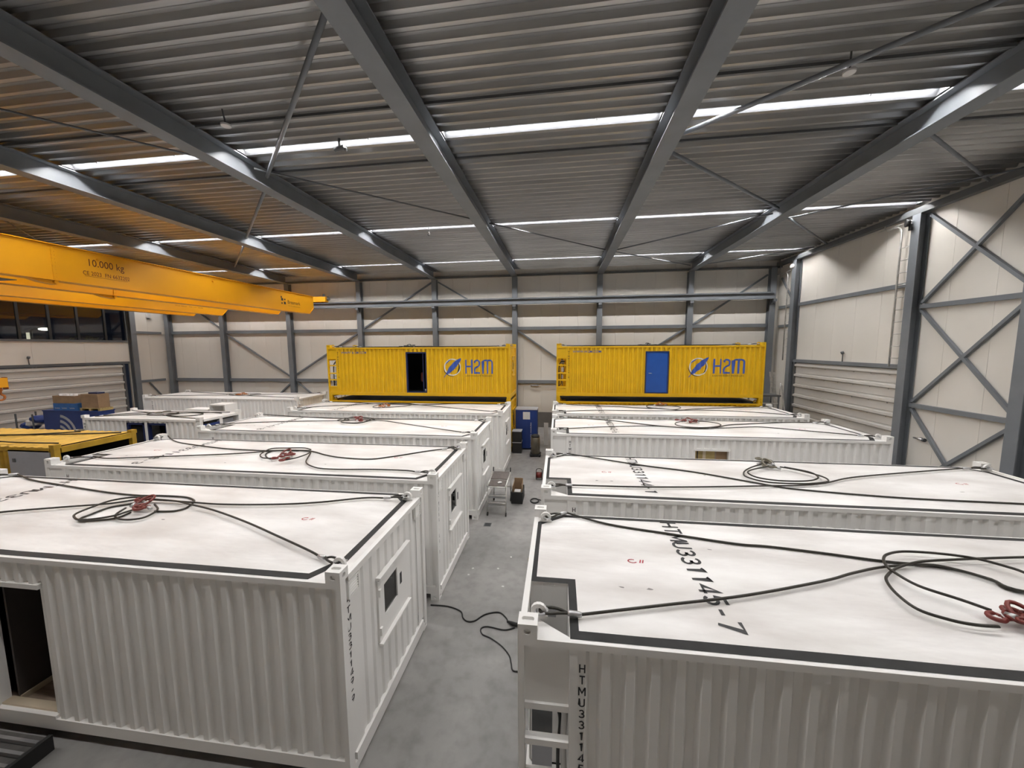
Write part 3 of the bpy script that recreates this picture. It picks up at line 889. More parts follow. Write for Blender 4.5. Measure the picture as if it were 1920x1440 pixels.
def container(name, label, loc, variant, number, group, z=0.0, door=None, roof_text=None, logo=False, rot=0.0, end_text=True, taped=True):
    body = WHITE if variant == 'white' else YELLOW
    roofm = ROOFW if variant == 'white' else STEELD  # dark colour on yellow roofs stands in for shade in the stack gap
    v = variant
    t = thing(name, label, 'container', (loc[0], loc[1], z), rot, group)
    P = lambda nm_, key, fn: put(nm_, cached((v, key), fn), t)
    for sx in (-1, 1):
        for sy in (-1, 1):
            for sz in (-1, 1):
                P('corner_casting', ('cast', sx, sy, sz), lambda: casting_mesh(sx, sy, sz, body))
    lug = cached((v, 'lug'), lambda: lug_mesh(body))
    for x in (0.17, L - 0.17):
        for y_ in (0.25, W - 0.285):
            put('lifting_lug', lug, t, (x, y_, ZR + 0.07))
    # frame
    for x0, x1 in ((0.0, 0.058), (L - 0.06, L)):
        for y0, y1 in ((0.0, 0.10), (W - 0.10, W)):
            P('corner_post', ('post', x0, y0), lambda: MB().box(x0, x1, y0, y1, 0.130, H - 0.130).mesh('corner_post', body))
    P('mullion_post', 'mullion', lambda: MB().box(0.45, 0.52, 0.005, 0.09, 0.28, ZR - 0.065).mesh('mullion_post', body))
    for y0 in (0.0, W - 0.06):
        P('top_rail', ('tr', y0), lambda: MB().box(0.058, L - 0.06, y0, y0 + 0.06, ZR - 0.065, ZR).mesh('top_rail', body))
        def brail():
            return MB().box(0.058, L - 0.06, y0, y0 + 0.06, 0.131, 0.28).mesh('bottom_rail', body)
        P('bottom_rail', ('br', y0), brail)
    for x0 in (0.0, L - 0.06):
        P('end_rail', ('er', x0), lambda: MB().box(x0, x0 + 0.06, 0.155, W - 0.155, ZR - 0.065, ZR + 0.012).mesh('end_rail', body))
        P('end_sill', ('es', x0), lambda: MB().box(x0, x0 + 0.06, 0.155, W - 0.155, 0.03, 0.22).mesh('end_sill', body))
    # roof sheet with the cut-out over the corner bay
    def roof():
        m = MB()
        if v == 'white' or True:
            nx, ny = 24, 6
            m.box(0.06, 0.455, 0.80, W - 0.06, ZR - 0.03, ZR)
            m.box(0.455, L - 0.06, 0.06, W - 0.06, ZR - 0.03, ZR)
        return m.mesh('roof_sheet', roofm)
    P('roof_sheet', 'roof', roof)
    P('corner_gusset', 'gusset', lambda: MB().prism([(0.06, 0.06, ZR - 0.012), (0.455, 0.06, ZR - 0.012), (0.30, 0.16, ZR - 0.012), (0.14, 0.27, ZR - 0.012), (0.06, 0.30, ZR - 0.012)], (0, 0, 0.010)).mesh('corner_gusset', body))
    # corner bay behind the openings
    bars = BARS_W if v == 'white' else BARS_Y
    for i, zb in enumerate(bars):
        P('cross_bar', ('bar', i), lambda: MB().box(0.06, 0.448, 0.01, 0.08, zb - 0.03, zb + 0.03).mesh('cross_bar', body))
    P('bay_panel', 'bp', lambda: MB().box(0.06, 0.448, 0.035, 0.045, bars[0] + 0.03, ZR - 0.065).mesh('bay_panel', body))
    P('bay_panel', 'bp2', lambda: MB().box(0.06, 0.448, 0.035, 0.045, 0.28, bars[-1] - 0.03).mesh('bay_panel', body))
    def bay():
        m = MB()
        m.box(0.452, 0.47, 0.10, 0.82, 0.25, ZR - 0.03)
        m.box(0.05, 0.45, 0.80, 0.82, 0.25, ZR - 0.03)
        m.box(0.012, 0.03, 0.10, 0.80, 1.80, ZR - 0.065)
        m.box(0.03, 0.45, 0.09, 0.78, 0.22, 0.25)
        for xx in (0.18, 0.31): m.box(xx, xx + 0.006, 0.79, 0.80, 0.3, ZR - 0.03)
        return m.mesh('bay_lining', body)
    P('bay_lining', 'bay', bay)
    if v == 'white':
        for i, (zz, hh) in enumerate(((1.48, 0.25), (1.10, 0.27), (0.76, 0.25))):
            P('junction_box', ('jb', i), lambda: MB().box(0.10, 0.30, 0.35, 0.55, zz, zz + hh).mesh('junction_box', GREYP if i != 1 else STEELD))
        P('supply_hose', 'hose', lambda: MB().tube(catmull([(0.42, 0.45, 0.6), (0.41, 0.35, 1.1), (0.42, 0.30, 1.45), (0.40, 0.28, 1.58), (0.36, 0.30, 1.64), (0.31, 0.40, 1.62)]), 0.03, 8).mesh('supply_hose', LGREY))
        P('supply_hose', 'hose2', lambda: MB().tube(catmull([(0.36, 0.5, 0.5), (0.36, 0.42, 0.9), (0.38, 0.36, 1.3), (0.33, 0.33, 1.5), (0.31, 0.42, 1.56)]), 0.018, 8).mesh('supply_hose', RUBBER))
        P('step_rung', 'rung', lambda: MB().box(0.17, 0.33, 0.70, 0.78, 2.10, 2.13).mesh('step_rung', ZINC))
    else:
        for i, (zz, hh, mt) in enumerate(((1.62, 0.16, GREYP), (1.24, 0.2, LGREY), (0.92, 0.16, LGREY), (0.58, 0.2, STEELD))):
            P('junction_box', ('jb', i), lambda: MB().box(0.20 + 0.02*i, 0.36 - 0.02*i, 0.30, 0.42, zz, zz + hh).mesh('junction_box', mt))
        P('black_pipe', 'pp1', lambda: MB().tube(catmull([(0.12, 0.3, 0.55), (0.12, 0.3, 1.0), (0.12, 0.3, 1.45), (0.2, 0.3, 1.7), (0.40, 0.3, 1.72)]), 0.022, 6).mesh('black_pipe', RUBBER))
        P('black_pipe', 'pp2', lambda: MB().tube(catmull([(0.09, 0.45, 0.56), (0.22, 0.45, 0.66), (0.24, 0.45, 1.1), (0.36, 0.45, 1.3), (0.25, 0.45, 1.85)]), 0.02, 6).mesh('black_pipe', RUBBER))
    P('floor_frame', 'ff', lambda: MB().box(0.10, L - 0.08, 0.062, W - 0.062, 0.145, 0.215).mesh('floor_frame', STEELD))
    # side walls
    has_door = door is not None
    def front_wall():
        m = MB()
        zl, zh = 0.28, ZR - 0.065
        if has_door:
            for a, b in SEG:
                m.grid_y(corr_breaks(a, b), corr, zl, zh)
            m.grid_y(corr_breaks(DX0, DX1), corr, DZ1 if v == 'white' else 2.17, zh)
        else:
            m.grid_y(corr_breaks(0.52, 8.905), corr, zl, zh)
        return m.mesh('side_wall', body, recalc=False)
    P('side_wall', ('fw', has_door), front_wall)
    P('side_wall', 'bw', lambda: MB().grid_y(corr_breaks(0.06, L - 0.06), corr, 0.28, ZR - 0.065, BACK).mesh('side_wall', body, recalc=False))
    ecorr = lambda a: corr(a, 0.30, 0.022, 0.03)
    def endw(mp, window):
        m = MB()
        zl, zh = 0.22, ZR - 0.065
        m.grid_y([0.10, 0.30], lambda a: 0.03, zl, zh, mp)
        if window:
            m.grid_y(corr_breaks(0.30, 0.80, 0.30), ecorr, zl, zh, mp)
            m.grid_y(corr_breaks(1.70, W - 0.30, 0.30), ecorr, zl, zh, mp)
            m.grid_y(corr_breaks(0.80, 1.70, 0.30), ecorr, zl, 1.05, mp)
            m.grid_y(corr_breaks(0.80, 1.70, 0.30), ecorr, 1.95, zh, mp)
        else:
            m.grid_y(corr_breaks(0.30, W - 0.82, 0.30), ecorr, zl, zh, mp)
        if window: m.grid_y([W - 0.30, W - 0.10], lambda a: 0.03, zl, zh, mp)
        return m.mesh('end_wall', body, recalc=False)
    P('end_wall', 'er_wall', lambda: endw(ENDR, True))
    P('end_wall', 'el_wall', lambda: endw(ENDL, False))
    # window in the right end
    def B_(a0, a1, b0, b1, z0, z1, m):
        q = [ENDR(a0, b0, z0), ENDR(a1, b1, z1)]
        m.box(min(q[0][0], q[1][0]), max(q[0][0], q[1][0]), a0, a1, z0, z1)
        return m
    def wframe():
        m = MB()
        for a0, a1, z0, z1 in ((0.80, 0.96, 1.05, 1.95), (1.36, 1.70, 1.05, 1.95), (0.96, 1.36, 1.77, 1.95), (0.96, 1.36, 1.05, 1.33)):
            B_(a0, a1, 0.01, 0.06, z0, z1, m)
        return m.mesh('window_frame', body)
    wf = P('window_frame', 'wf', wframe)
    Q = lambda nm_, key, fn, par: put(nm_, cached((v, key), fn), par)
    Q('pane', 'pane', lambda: B_(0.96, 1.36, 0.03, 0.036, 1.33, 1.77, MB()).mesh('pane', PANE), wf)
    Q('hood', 'hood', lambda: B_(0.77, 1.73, -0.045, 0.02, 1.95, 1.985, MB()).mesh('hood', body), wf)
    Q('sill', 'sill', lambda: B_(0.79, 1.71, -0.04, 0.02, 1.02, 1.05, MB()).mesh('sill', body), wf)
    Q('gasket', 'gask', lambda: B_(0.78, 1.72, -0.02, 0.0, 1.938, 1.949, MB()).mesh('gasket', BLACK), wf)
    for zz in (1.16, 1.70):
        Q('latch', ('latch', zz), lambda: B_(0.80, 0.845, -0.02, 0.01, zz, zz + 0.10, MB()).mesh('latch', body), wf)
    Q('sticker', 'stk', lambda: B_(1.44, 1.50, 0.006, 0.009, 1.45, 1.62, MB()).mesh('sticker', BLACK), wf)
    for a0 in (0.15, 2.08):
        def vent():
            m = MB()
            for q in ((a0, a0 + 0.02, 2.16, 2.34), (a0 + 0.20, a0 + 0.22, 2.16, 2.34), (a0, a0 + 0.22, 2.33, 2.35), (a0, a0 + 0.22, 2.14, 2.16)):
                B_(q[0], q[1], 0.0, 0.04, q[2], q[3], m)
            for k in range(5):
                zz = 2.17 + k * 0.033
                m.prism([ENDR(a0 + 0.02, 0.005, zz), ENDR(a0 + 0.02, 0.03, zz + 0.022), ENDR(a0 + 0.02, 0.028, zz + 0.026), ENDR(a0 + 0.02, 0.003, zz + 0.005)], (0, 0.18, 0))
            return m.mesh('vent', body)
        P('vent', ('vent', a0), vent)
    # numbers
    number_letters(number, 0.080, 0.108, True, lambda x, y: (0.56 + x, 0.0105, 2.225 + y), 'side_letter', t)
    if end_text:
        number_letters(number, 0.080, 0.110, True, lambda x, y: (L - 0.027, 0.165 + x, 2.16 + y), 'end_letter', t, 0.17, 1.4)
    if variant == 'white' and taped:
        number_letters(number, 0.215, 0.93, False, lambda x, y: (1.80 + y, 2.33 - x, ZR + 0.003), 'roof_letter', t, 0.16)
        def tape():
            o_ = [(.035,.79),(.035,2.13),(.40,2.415),(8.52,2.415),(8.80,2.14),(8.80,.42),(8.56,.040),(.456,.040),(.456,.79)]
            i_ = [(.115,.875),(.115,2.08),(.43,2.34),(8.49,2.34),(8.705,2.11),(8.705,.46),(8.50,.140),(.536,.140),(.536,.875)]
            m = MB()
            rnd = random.Random(3)
            n = len(o_)
            for k in range(n):
                a, b, c_, d = o_[k], o_[(k+1) % n], i_[(k+1) % n], i_[k]
                seg = max(1, int(math.dist(a, b) / 0.5))
                w_prev = 0.0
                for s_ in range(seg):
                    t0, t1 = s_ / seg, (s_ + 1) / seg
                    w_next = 0.0 if s_ == seg - 1 else rnd.uniform(-0.006, 0.006)
                    lerp = lambda p, q, u: (p[0] + (q[0]-p[0])*u, p[1] + (q[1]-p[1])*u)
                    A, B2, C2, D2 = lerp(a, b, t0), lerp(a, b, t1), lerp(d, c_, t1), lerp(d, c_, t0)
                    zz = ZR + 0.0025
                    m.poly([(A[0], A[1], zz + (0.012 if A[0] > 8.85 else 0)), (B2[0], B2[1], zz), (C2[0] + w_next*(abs(b[1]-a[1]) > 1), C2[1] + w_next*(abs(b[0]-a[0]) > 1), zz), (D2[0] + w_prev*(abs(b[1]-a[1]) > 1), D2[1] + w_prev*(abs(b[0]-a[0]) > 1), zz)])
                    w_prev = w_next
            return m.mesh('edge_tape', TAPE)
        P('edge_tape', 'tape', tape)
        def marks():
            m = MB()
            for (x, y_) in ((1.22, 1.30), (7.55, 1.36)):
                pts = arc(x, y_, 0.05, 0.035, 60, 330, 8)
                stroke(m, pts, 0.014, ZR + 0.003); stroke(m, [(x + .08, y_ - .03), (x + .10, y_ + .035)], 0.014, ZR + 0.003); stroke(m, [(x + .11, y_ - .03), (x + .13, y_ + .035)], 0.014, ZR + 0.003)
            return m.mesh('paint_mark', PINK)
        P('paint_mark', 'marks', marks)
        rq = random.Random(number)
        for (x, y_) in ((1.02, 0.80), (1.30, 0.80), (1.9 + rq.random()*3, 0.5 + rq.random()*1.3), (4.5 + rq.random()*3, 0.5 + rq.random()*1.3)):
            pts = [(x + (0.045*rq.uniform(0.4, 1)) * math.cos(k*0.9), y_ + (0.022*rq.uniform(0.3, 1)) * math.sin(k*0.9), ZR + 0.003) for k in range(7)]
            MB().poly(pts).build('scuff_mark', GREYTXT, t)
    # door and interior
    if door == 'open':
        dz1 = DZ1 if v == 'white' else 2.17
        fm = WHITE if v == 'white' else NAVY
        def dframe():
            m = MB()
            m.box(DX0 - 0.01, DX0 + 0.05, 0.02, 0.14, DZ0 - 0.02, dz1); m.box(DX1 - 0.03, DX1 + 0.01, 0.04, 0.14, DZ0 - 0.02, dz1)
            m.box(DX0, DX1, 0.0, 0.14, dz1 - 0.03, dz1 + 0.03); m.box(DX0, DX1, 0.0, 0.16, DZ0 - 0.02, DZ0 + 0.02)
            return m.mesh('door_frame', fm)
        P('door_frame', 'dframe', dframe)
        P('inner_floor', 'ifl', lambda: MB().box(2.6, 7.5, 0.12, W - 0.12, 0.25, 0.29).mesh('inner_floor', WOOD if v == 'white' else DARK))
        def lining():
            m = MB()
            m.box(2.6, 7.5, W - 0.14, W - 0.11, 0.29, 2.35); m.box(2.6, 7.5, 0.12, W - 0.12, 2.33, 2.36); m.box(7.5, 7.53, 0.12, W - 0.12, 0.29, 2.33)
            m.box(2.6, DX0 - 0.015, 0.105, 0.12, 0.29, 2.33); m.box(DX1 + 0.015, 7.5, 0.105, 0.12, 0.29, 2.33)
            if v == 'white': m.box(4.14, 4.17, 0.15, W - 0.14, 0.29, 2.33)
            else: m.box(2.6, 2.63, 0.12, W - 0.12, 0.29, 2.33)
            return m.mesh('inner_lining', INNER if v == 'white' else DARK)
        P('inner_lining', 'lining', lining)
        if v == 'white':
            P('skirting', 'skirt', lambda: MB().box(4.17, 4.19, 0.15, W - 0.14, 0.29, 0.36).mesh('skirting', CREAM))
            P('threshold', 'thr', lambda: MB().box(DX0 + 0.05, DX1 - 0.03, 0.05, 0.15, DZ0 + 0.02, DZ0 + 0.045).mesh('threshold', CREAM))
        else:
            P('inner_post', 'ip', lambda: MB().box(4.62, 4.68, 0.5, 0.56, 0.29, 2.3).mesh('inner_post', NAVY))
            P('extinguisher', 'ext', lambda: MB().tube([(4.52, 0.7, 0.75), (4.52, 0.7, 0.80), (4.52, 0.7, 1.15), (4.52, 0.7, 1.2)], [0.03, 0.07, 0.07, 0.03], 10).mesh('extinguisher', RED))
            P('white_bucket', 'bk', lambda: MB().tube([(4.82, 0.4, 0.29), (4.82, 0.4, 0.42)], [0.07, 0.08], 12).mesh('white_bucket', LGREY))
    elif door == 'closed':
        d = P('door', 'door', lambda: MB().box(DX0 + 0.03, DX1 - 0.03, 0.03, 0.07, 0.33, 2.14).mesh('door', paint('blue_door_paint', (0.01, 0.08, 0.36), 0.4, var=0.05)))
        Q('handle', 'hnd', lambda: MB().tube([(DX0 + 0.14, 0.03, 1.20), (DX0 + 0.14, -0.02, 1.20), (DX0 + 0.26, -0.02, 1.20)], 0.014, 8).mesh('handle', FERR), d)
        def df():
            m = MB()
            m.box(DX0 - 0.02, DX0 + 0.03, 0.01, 0.09, 0.28, 2.19); m.box(DX1 - 0.03, DX1 + 0.02, 0.01, 0.09, 0.28, 2.19); m.box(DX0 + 0.03, DX1 - 0.03, 0.01, 0.09, 2.14, 2.19); m.box(DX0 + 0.03, DX1 - 0.03, 0.01, 0.09, 0.28, 0.33)
            return m.mesh('door_frame', NAVY)
        P('door_frame', 'dfc', df)
    if logo:
        h2m_logo(t)
        me = text_mesh('web_address', 'WWW.H-2M.COM', BLUEL, height=0.105, width=1.28, offset=0.006)
        for q in me.vertices: q.co = (q.co.x + 0.74, q.co.y + 2.13, 0)
        paint_on_wall(me, 'web_address', t, 0.006)
    return t

SL = {'R1':{'legs':[[(0.17,2.18),(0.374,2.335),(1.051,2.164),(1.864,1.974),(2.597,1.818),(2.964,1.798),(3.523,1.719),(4.133,1.612),(4.549,1.588),(4.802,1.516),(4.967,1.375),(5.112,1.193),(7,1.45),(8.8,0.27)],[(0.17,0.27),(0.417,0.286),(0.767,0.356),(1.393,0.531),(2.227,0.768),(3.153,1.105),(3.568,1.293),(4.016,1.463),(4.529,1.565),(4.77,1.483),(4.926,1.334),(5.061,1.147),(6.2,0.9),(5.6,0.6)],[(8.8,2.18),(7,2.0),(5.743,1.824),(4.965,1.689),(4.57,1.611),(4.35,1.543),(4.081,1.411),(3.88,1.264),(3.782,1.154),(3.703,0.944),(3.701,0.722),(3.858,0.606),(4.025,0.563),(4.198,0.566)],[(6.0,1.5),(5.436,1.359),(5.315,1.519),(5.16,1.67),(4.98,1.734),(4.707,1.767),(4.416,1.756),(4.205,1.675),(4.081,1.574),(3.998,1.441),(3.966,1.321),(4.005,1.078),(4.21,0.89),(4.334,0.756)]],'coils':[],'hook':[(4.448,0.665),(4.576,0.719),(4.418,0.598),(4.574,0.642)]},'R2':{'legs':[[(0.17,2.18),(0.393,2.397),(2.018,1.789),(2.982,1.458),(3.923,0.952),(4.421,0.727),(5.547,0.552),(6.358,0.493),(7.598,0.47),(8.8,0.27)],[(0.17,0.27),(0.439,0.378),(1.74,0.474),(2.866,0.601),(4.015,0.781),(4.593,0.871),(5.022,0.997),(5.23,1.099),(5.845,1.416),(7.077,1.819),(8.364,2.215),(8.8,2.18)]],'coils':[[(4.847,2.171),(4.401,1.911),(4.05,1.608),(3.866,1.341),(3.846,1.135),(4.086,0.918),(4.61,0.899),(5.022,0.997),(5.221,1.125),(5.25,1.349),(5.062,1.657),(4.799,1.854)],[(4.544,1.793),(4.123,1.553),(3.948,1.35),(3.995,1.096),(4.293,0.967),(4.707,0.987),(4.98,1.098),(5.141,1.28),(5.137,1.542),(4.845,1.793)]],'hook':[(4.563,2.069),(4.753,2.234),(4.684,1.943),(4.672,1.807)]},'R3':{'legs':[[(0.17,2.18),(0.503,2.43),(1.91,2.086),(3.162,1.429),(3.873,1.184),(4.476,1.019),(5.018,1.224),(5.598,1.674),(6.263,1.904),(7.763,2.308),(8.8,2.18)],[(0.17,0.27),(0.464,0.537),(1.426,0.859),(2.772,1.15),(3.578,1.154),(4.316,1.003),(5.116,1.084),(5.987,1.322),(6.47,1.371),(7.317,1.022),(8.198,0.646),(8.8,0.27)]],'coils':[[(5.312,1.485),(5.099,1.232),(4.636,1.035),(4.181,1.063),(3.93,1.267),(3.963,1.591),(4.197,1.867),(4.572,1.991),(5.059,1.953),(5.298,1.725),(5.312,1.485)]],'hook':[(4.305,2.052),(4.404,1.888),(4.638,2.085),(4.684,1.83)]},'R4':{'legs':[[(0.17,2.18),(1.217,2.058),(2.541,1.891),(3.563,1.574),(4.176,1.499),(5.011,1.195),(5.618,1.504),(7.476,2.07),(8.8,2.18)],[(0.17,0.27),(0.545,0.409),(1.763,0.766),(3.399,0.799),(4.627,0.915),(5.894,1.155),(7.349,0.937),(8.8,0.27)]],'coils':[[(3.885,1.875),(3.877,1.471),(4.319,1.255),(4.704,1.043),(5.113,1.457),(5.111,1.852),(4.647,2.084),(4.174,2.183),(3.885,1.875)]],'hook':[(4.352,2.199),(4.563,2.509),(4.597,2.221),(4.726,2.377)]},'L1':{'legs':[[(0.17,2.18),(0.407,2.341),(1.142,2.215),(2.165,2.04),(3.357,1.858),(4.09,1.8),(4.474,1.833),(4.948,1.83),(5.214,1.75),(5.329,1.656),(5.418,1.464),(5.39,1.365),(5.287,1.315),(5.053,1.288)],[(0.17,0.27),(2.676,0.815),(2.73,0.947),(3.473,1.221),(3.949,1.375),(4.156,1.481),(4.344,1.607),(4.726,1.63),(5.343,1.616),(5.943,1.603),(6.804,1.702),(7.439,1.856),(8.043,2.094),(8.8,2.18)],[(8.8,0.27),(8.25,0.488),(7.586,0.766),(6.821,1.077),(6.005,1.361),(5.376,1.518),(5.08,1.586),(4.592,1.614)]],'coils':[[(4.592,1.614),(4.254,1.597),(4.049,1.448),(4.042,1.21),(4.071,1.029),(4.127,0.931),(4.246,0.86),(4.403,0.813),(4.596,0.868),(4.749,0.986),(4.785,1.129),(4.819,1.261)],[(4.435,1.554),(4.337,1.46),(4.177,1.322),(4.188,1.078),(4.201,0.956),(4.296,0.882),(4.454,0.901),(4.716,1.016),(4.72,1.213)],[(4.512,1.302),(4.6,1.126),(4.695,1.031),(4.869,0.966),(5.047,0.969),(5.168,1.051),(5.134,1.224),(5.041,1.343),(4.818,1.475)]],'hook':[(4.558,1.506),(4.586,1.408),(4.797,1.278),(4.864,1.323)]},'L2':{'legs':[[(0.17,2.18),(0.114,2.45),(0.898,2.053),(1.869,1.772),(2.857,1.571),(3.663,1.511),(4.102,1.511),(4.666,1.619),(5.237,1.586),(5.792,1.331),(6.297,1.174),(6.977,1.126),(7.387,1.334),(8.079,1.891),(8.8,2.18)],[(0.17,0.27),(0.248,0.353),(0.944,0.469),(1.395,0.559),(2.262,0.778),(3.151,1.002),(3.804,1.204),(4.213,1.384),(4.669,1.525),(5.131,1.575),(5.329,1.458),(5.615,0.938),(5.75,0.721),(5.97,0.525),(6.334,0.358),(6.82,0.345),(7.482,0.418),(8.169,0.428),(8.8,0.27)]],'coils':[[(5.237,1.586),(4.967,1.699),(4.564,1.656),(4.198,1.569),(4.244,1.252),(4.376,1.007),(4.628,0.83),(4.958,0.866)],[(5.197,1.582),(5.347,1.415),(5.444,1.207),(5.421,0.917),(5.36,0.792),(5.234,0.627)],[(4.9,1.597),(4.369,1.54),(4.276,1.345),(4.434,1.098),(4.699,0.919),(4.865,0.978)]],'hook':[(4.915,0.983),(4.921,1.108),(5.292,0.747),(4.965,1.242)]},'L3':{'legs':[[(0.17,2.18),(0.113,2.546),(1.687,2.373),(3.53,2.143),(5.117,2.201),(6.601,2.444),(8.8,2.18)],[(0.17,0.27),(-0.19,0.764),(1.042,1.148),(2.385,1.461),(3.627,1.676),(4.693,1.874),(5.297,1.841),(6.254,1.41),(7.131,1.015),(8.8,0.27)]],'coils':[[(4.908,1.989),(4.835,1.615),(4.66,1.25),(4.166,1.286),(3.921,1.524),(4.039,1.809),(3.719,1.594),(3.741,1.969),(4.054,2.294),(4.641,2.154),(4.908,1.989)],[(4.785,2.072),(4.792,1.348),(4.393,1.223),(4.025,1.358),(3.916,2.181),(4.595,2.053)]],'hook':[(4.231,1.922),(4.205,2.21),(4.506,1.582),(4.538,1.766)]},'L4':{'legs':[[(0.17,2.18),(1.212,2.324),(2.725,1.969),(3.531,1.885),(5.034,1.868),(6.609,2.319),(8.8,2.18)],[(0.17,0.27),(0.854,0.898),(2.005,1.442),(2.804,1.82),(4.255,1.951),(5.378,1.601),(6.74,1.029),(8.8,0.27)]],'coils':[[(4.736,1.69),(4.564,1.239),(4.114,0.92),(3.502,0.728),(3.251,0.978),(3.315,1.561),(3.651,1.896),(4.375,1.962),(4.736,1.69)]],'hook':[(3.593,0.872),(3.642,1.154),(3.846,1.033),(3.807,1.312)]},'L5':{'legs':[[(0.17,2.18),(2,1.9),(4,1.6),(5,1.5),(7,1.9),(8.8,2.18)],[(0.17,0.27),(2,0.7),(4,1.0),(4.6,1.1),(6,0.8),(8.8,0.27)]],'coils':[[(4.0,1.0),(4.6,0.75),(5.4,0.9),(5.8,1.3),(5.3,1.65),(4.5,1.6),(4.0,1.3),(4.2,0.95)]],'hook':[(4.6,1.0),(4.8,1.1),(5.0,1.0),(5.1,1.2)]}}
RR = 0.0145
def sling(name, label, c, key, zr, hookmat=RED, group='wire rope slings on the container roofs'):
    d = SL[key]
    t = thing(name, label, 'sling', (c.location.x, c.location.y, zr), 0, group)
    corners = [(0.17, W - 0.27), (0.17, 0.27), (L - 0.17, W - 0.27), (L - 0.17, 0.27)]
    zoff = 0.0
    rnd = random.Random(len(label))
    def clampp(p):
        return (min(max(p[0], 0.10), L - 0.10), min(max(p[1], 0.10), W - 0.10))
    n_leg = 0
    for path in d['legs'] + d['coils']:
        pts = [clampp(p) for p in path]
        z0 = RR + 0.0035 + 0.019 * (n_leg % 4)
        P3 = [[p[0], p[1], z0] for p in pts]
        for end in (0, -1):
            e = P3[end]
            cc = [q for q in corners if math.dist(q, e[:2]) < 0.12]
            if cc:
                nx = P3[1] if end == 0 else P3[-2]
                dv = Vector((nx[0] - cc[0][0], nx[1] - cc[0][1], 0)).normalized()
                C0 = Vector((cc[0][0], cc[0][1], 0.07))
                B = C0 + dv * 0.27; B.z = 0.05
                nrm = Vector((-dv.y, dv.x, 0))
                eye = [B, C0 + dv*0.19 + nrm*0.03 + Vector((0,0,-.005)), C0 + dv*0.10 + nrm*0.042, C0 + dv*0.03 + nrm*0.03, C0 + dv*0.01, C0 + dv*0.03 - nrm*0.03, C0 + dv*0.10 - nrm*0.042, C0 + dv*0.19 - nrm*0.03, B]
                MB().tube(catmull(eye, 4), RR * 0.95, 7, cap=False).build('rope_eye', ROPE, t)
                MB().tube([B, B + dv*0.02, B + dv*0.11 + Vector((0,0,-.01)), B + dv*0.13 + Vector((0,0,-.012))], [0.022, 0.027, 0.027, 0.02], 10).build('ferrule', FERR, t)
                sh = MB()
                sh.tube(catmull([C0 + nrm*0.05 - dv*0.04, C0 + nrm*0.055 + dv*0.03, C0 + dv*0.085, C0 - nrm*0.055 + dv*0.03, C0 - nrm*0.05 - dv*0.04], 4), 0.012, 7)
                sh.tube([C0 + nrm*0.075 - dv*0.03, C0 - nrm*0.075 - dv*0.03], 0.014, 8)
                sh.build('shackle', FERR, t)
                E = B + dv * 0.12; E.z = 0.04
                if end == 0: P3[0] = list(E)
                else: P3[-1] = list(E)
        # drop interior points that are closer to the lug than the ferrule
        if n_leg < len(d['legs']):
            keep = [P3[0]] + [p for p in P3[1:-1] if all(math.dist(p[:2], q) > 0.45 for q in corners)] + [P3[-1]]
            MB().tube(catmull(keep, 6), RR, 7).build('rope_leg', ROPE, t)
        else:
            MB().tube(catmull(P3, 6), RR, 7).build('rope_coil', ROPE, t)
        n_leg += 1
    # red hooks heaped at the middle of the coil
    for i, h in enumerate(d['hook']):
        h = clampp(h)
        a = rnd.uniform(0, 6.28)
        m = MB()
        def F(px, py, pz=0):
            px *= 0.75; py *= 0.75
            return (h[0] + px*math.cos(a) - py*math.sin(a), h[1] + px*math.sin(a) + py*math.cos(a), 0.065 + 0.02*(i % 3) + pz)
        m.tube(catmull([F(0.05*math.cos(u), 0.05*math.sin(u)) for u in [k*6.283/10 for k in range(11)]], 2), 0.014, 7)
        m.tube(catmull([F(0.05, 0), F(0.12, 0.01), F(0.19, 0.05), F(0.25, 0.03), F(0.27, -0.03), F(0.22, -0.085), F(0.15, -0.085), F(0.13, -0.05)], 3), [0.016]*4 + [0.02]*14 + [0.012]*4, 8)
        m.tube([F(0.13, -0.05), F(0.14, 0.0)], 0.008, 6)
        m.build('hook', hookmat, t)
        MB().tube([F(-0.05, 0), F(-0.14, 0.01, -0.02)], 0.026, 10).build('ferrule', FERR, t)
    m = MB()
    h0 = clampp(d['hook'][0]); h1 = clampp(d['hook'][-1])
    cx, cy = (h0[0] + h1[0]) / 2, (h0[1] + h1[1]) / 2
    m.tube(catmull([(cx + 0.09*math.cos(u), cy + 0.14*math.sin(u), 0.10 + 0.05*math.sin(u)) for u in [k*6.283/10 for k in range(11)]], 2), 0.018, 8)
    m.build('master_link', hookmat, t)
    return t

G = 'white containers'
R1 = container('shipping_container', 'white container front right, roof lettered HTMU331145-7', (-0.340, 2.936), 'white', 'HTMU331145-7', G, door='open')
R2 = container('shipping_container', 'white container second in the right row, roof lettered HTMU331144-1', (-0.286, 6.064), 'white', 'HTMU331144-1', G, door='open')
R3 = container('shipping_container', 'white container third in the right row, with a lit doorway top showing', (-0.216, 10.593), 'white', 'HTMU331143-6', G, door='open')
R4 = container('shipping_container', 'white container fourth in the right row, right in front of the right yellow stack', (-0.235, 13.818), 'white', 'HTMU331142-0', G, door='open')
L1 = container('shipping_container', 'white container front left with an open doorway and side number HTMU331149-9', (-11.278, 3.424), 'white', 'HTMU331149-9', G, door='open')
L2 = container('shipping_container', 'white container second in the left row, behind the front left one', (-11.262, 6.485), 'white', 'HTMU331148-3', G, door='open')
L3 = container('shipping_container', 'white container third in the left row, beside the step platform', (-11.255, 9.897), 'white', 'HTMU331147-8', G, door='open')
L4 = container('shipping_container', 'white container fourth in the left row, right in front of the left yellow stack', (-11.064, 13.52), 'white', 'HTMU331146-2', G, door='open')
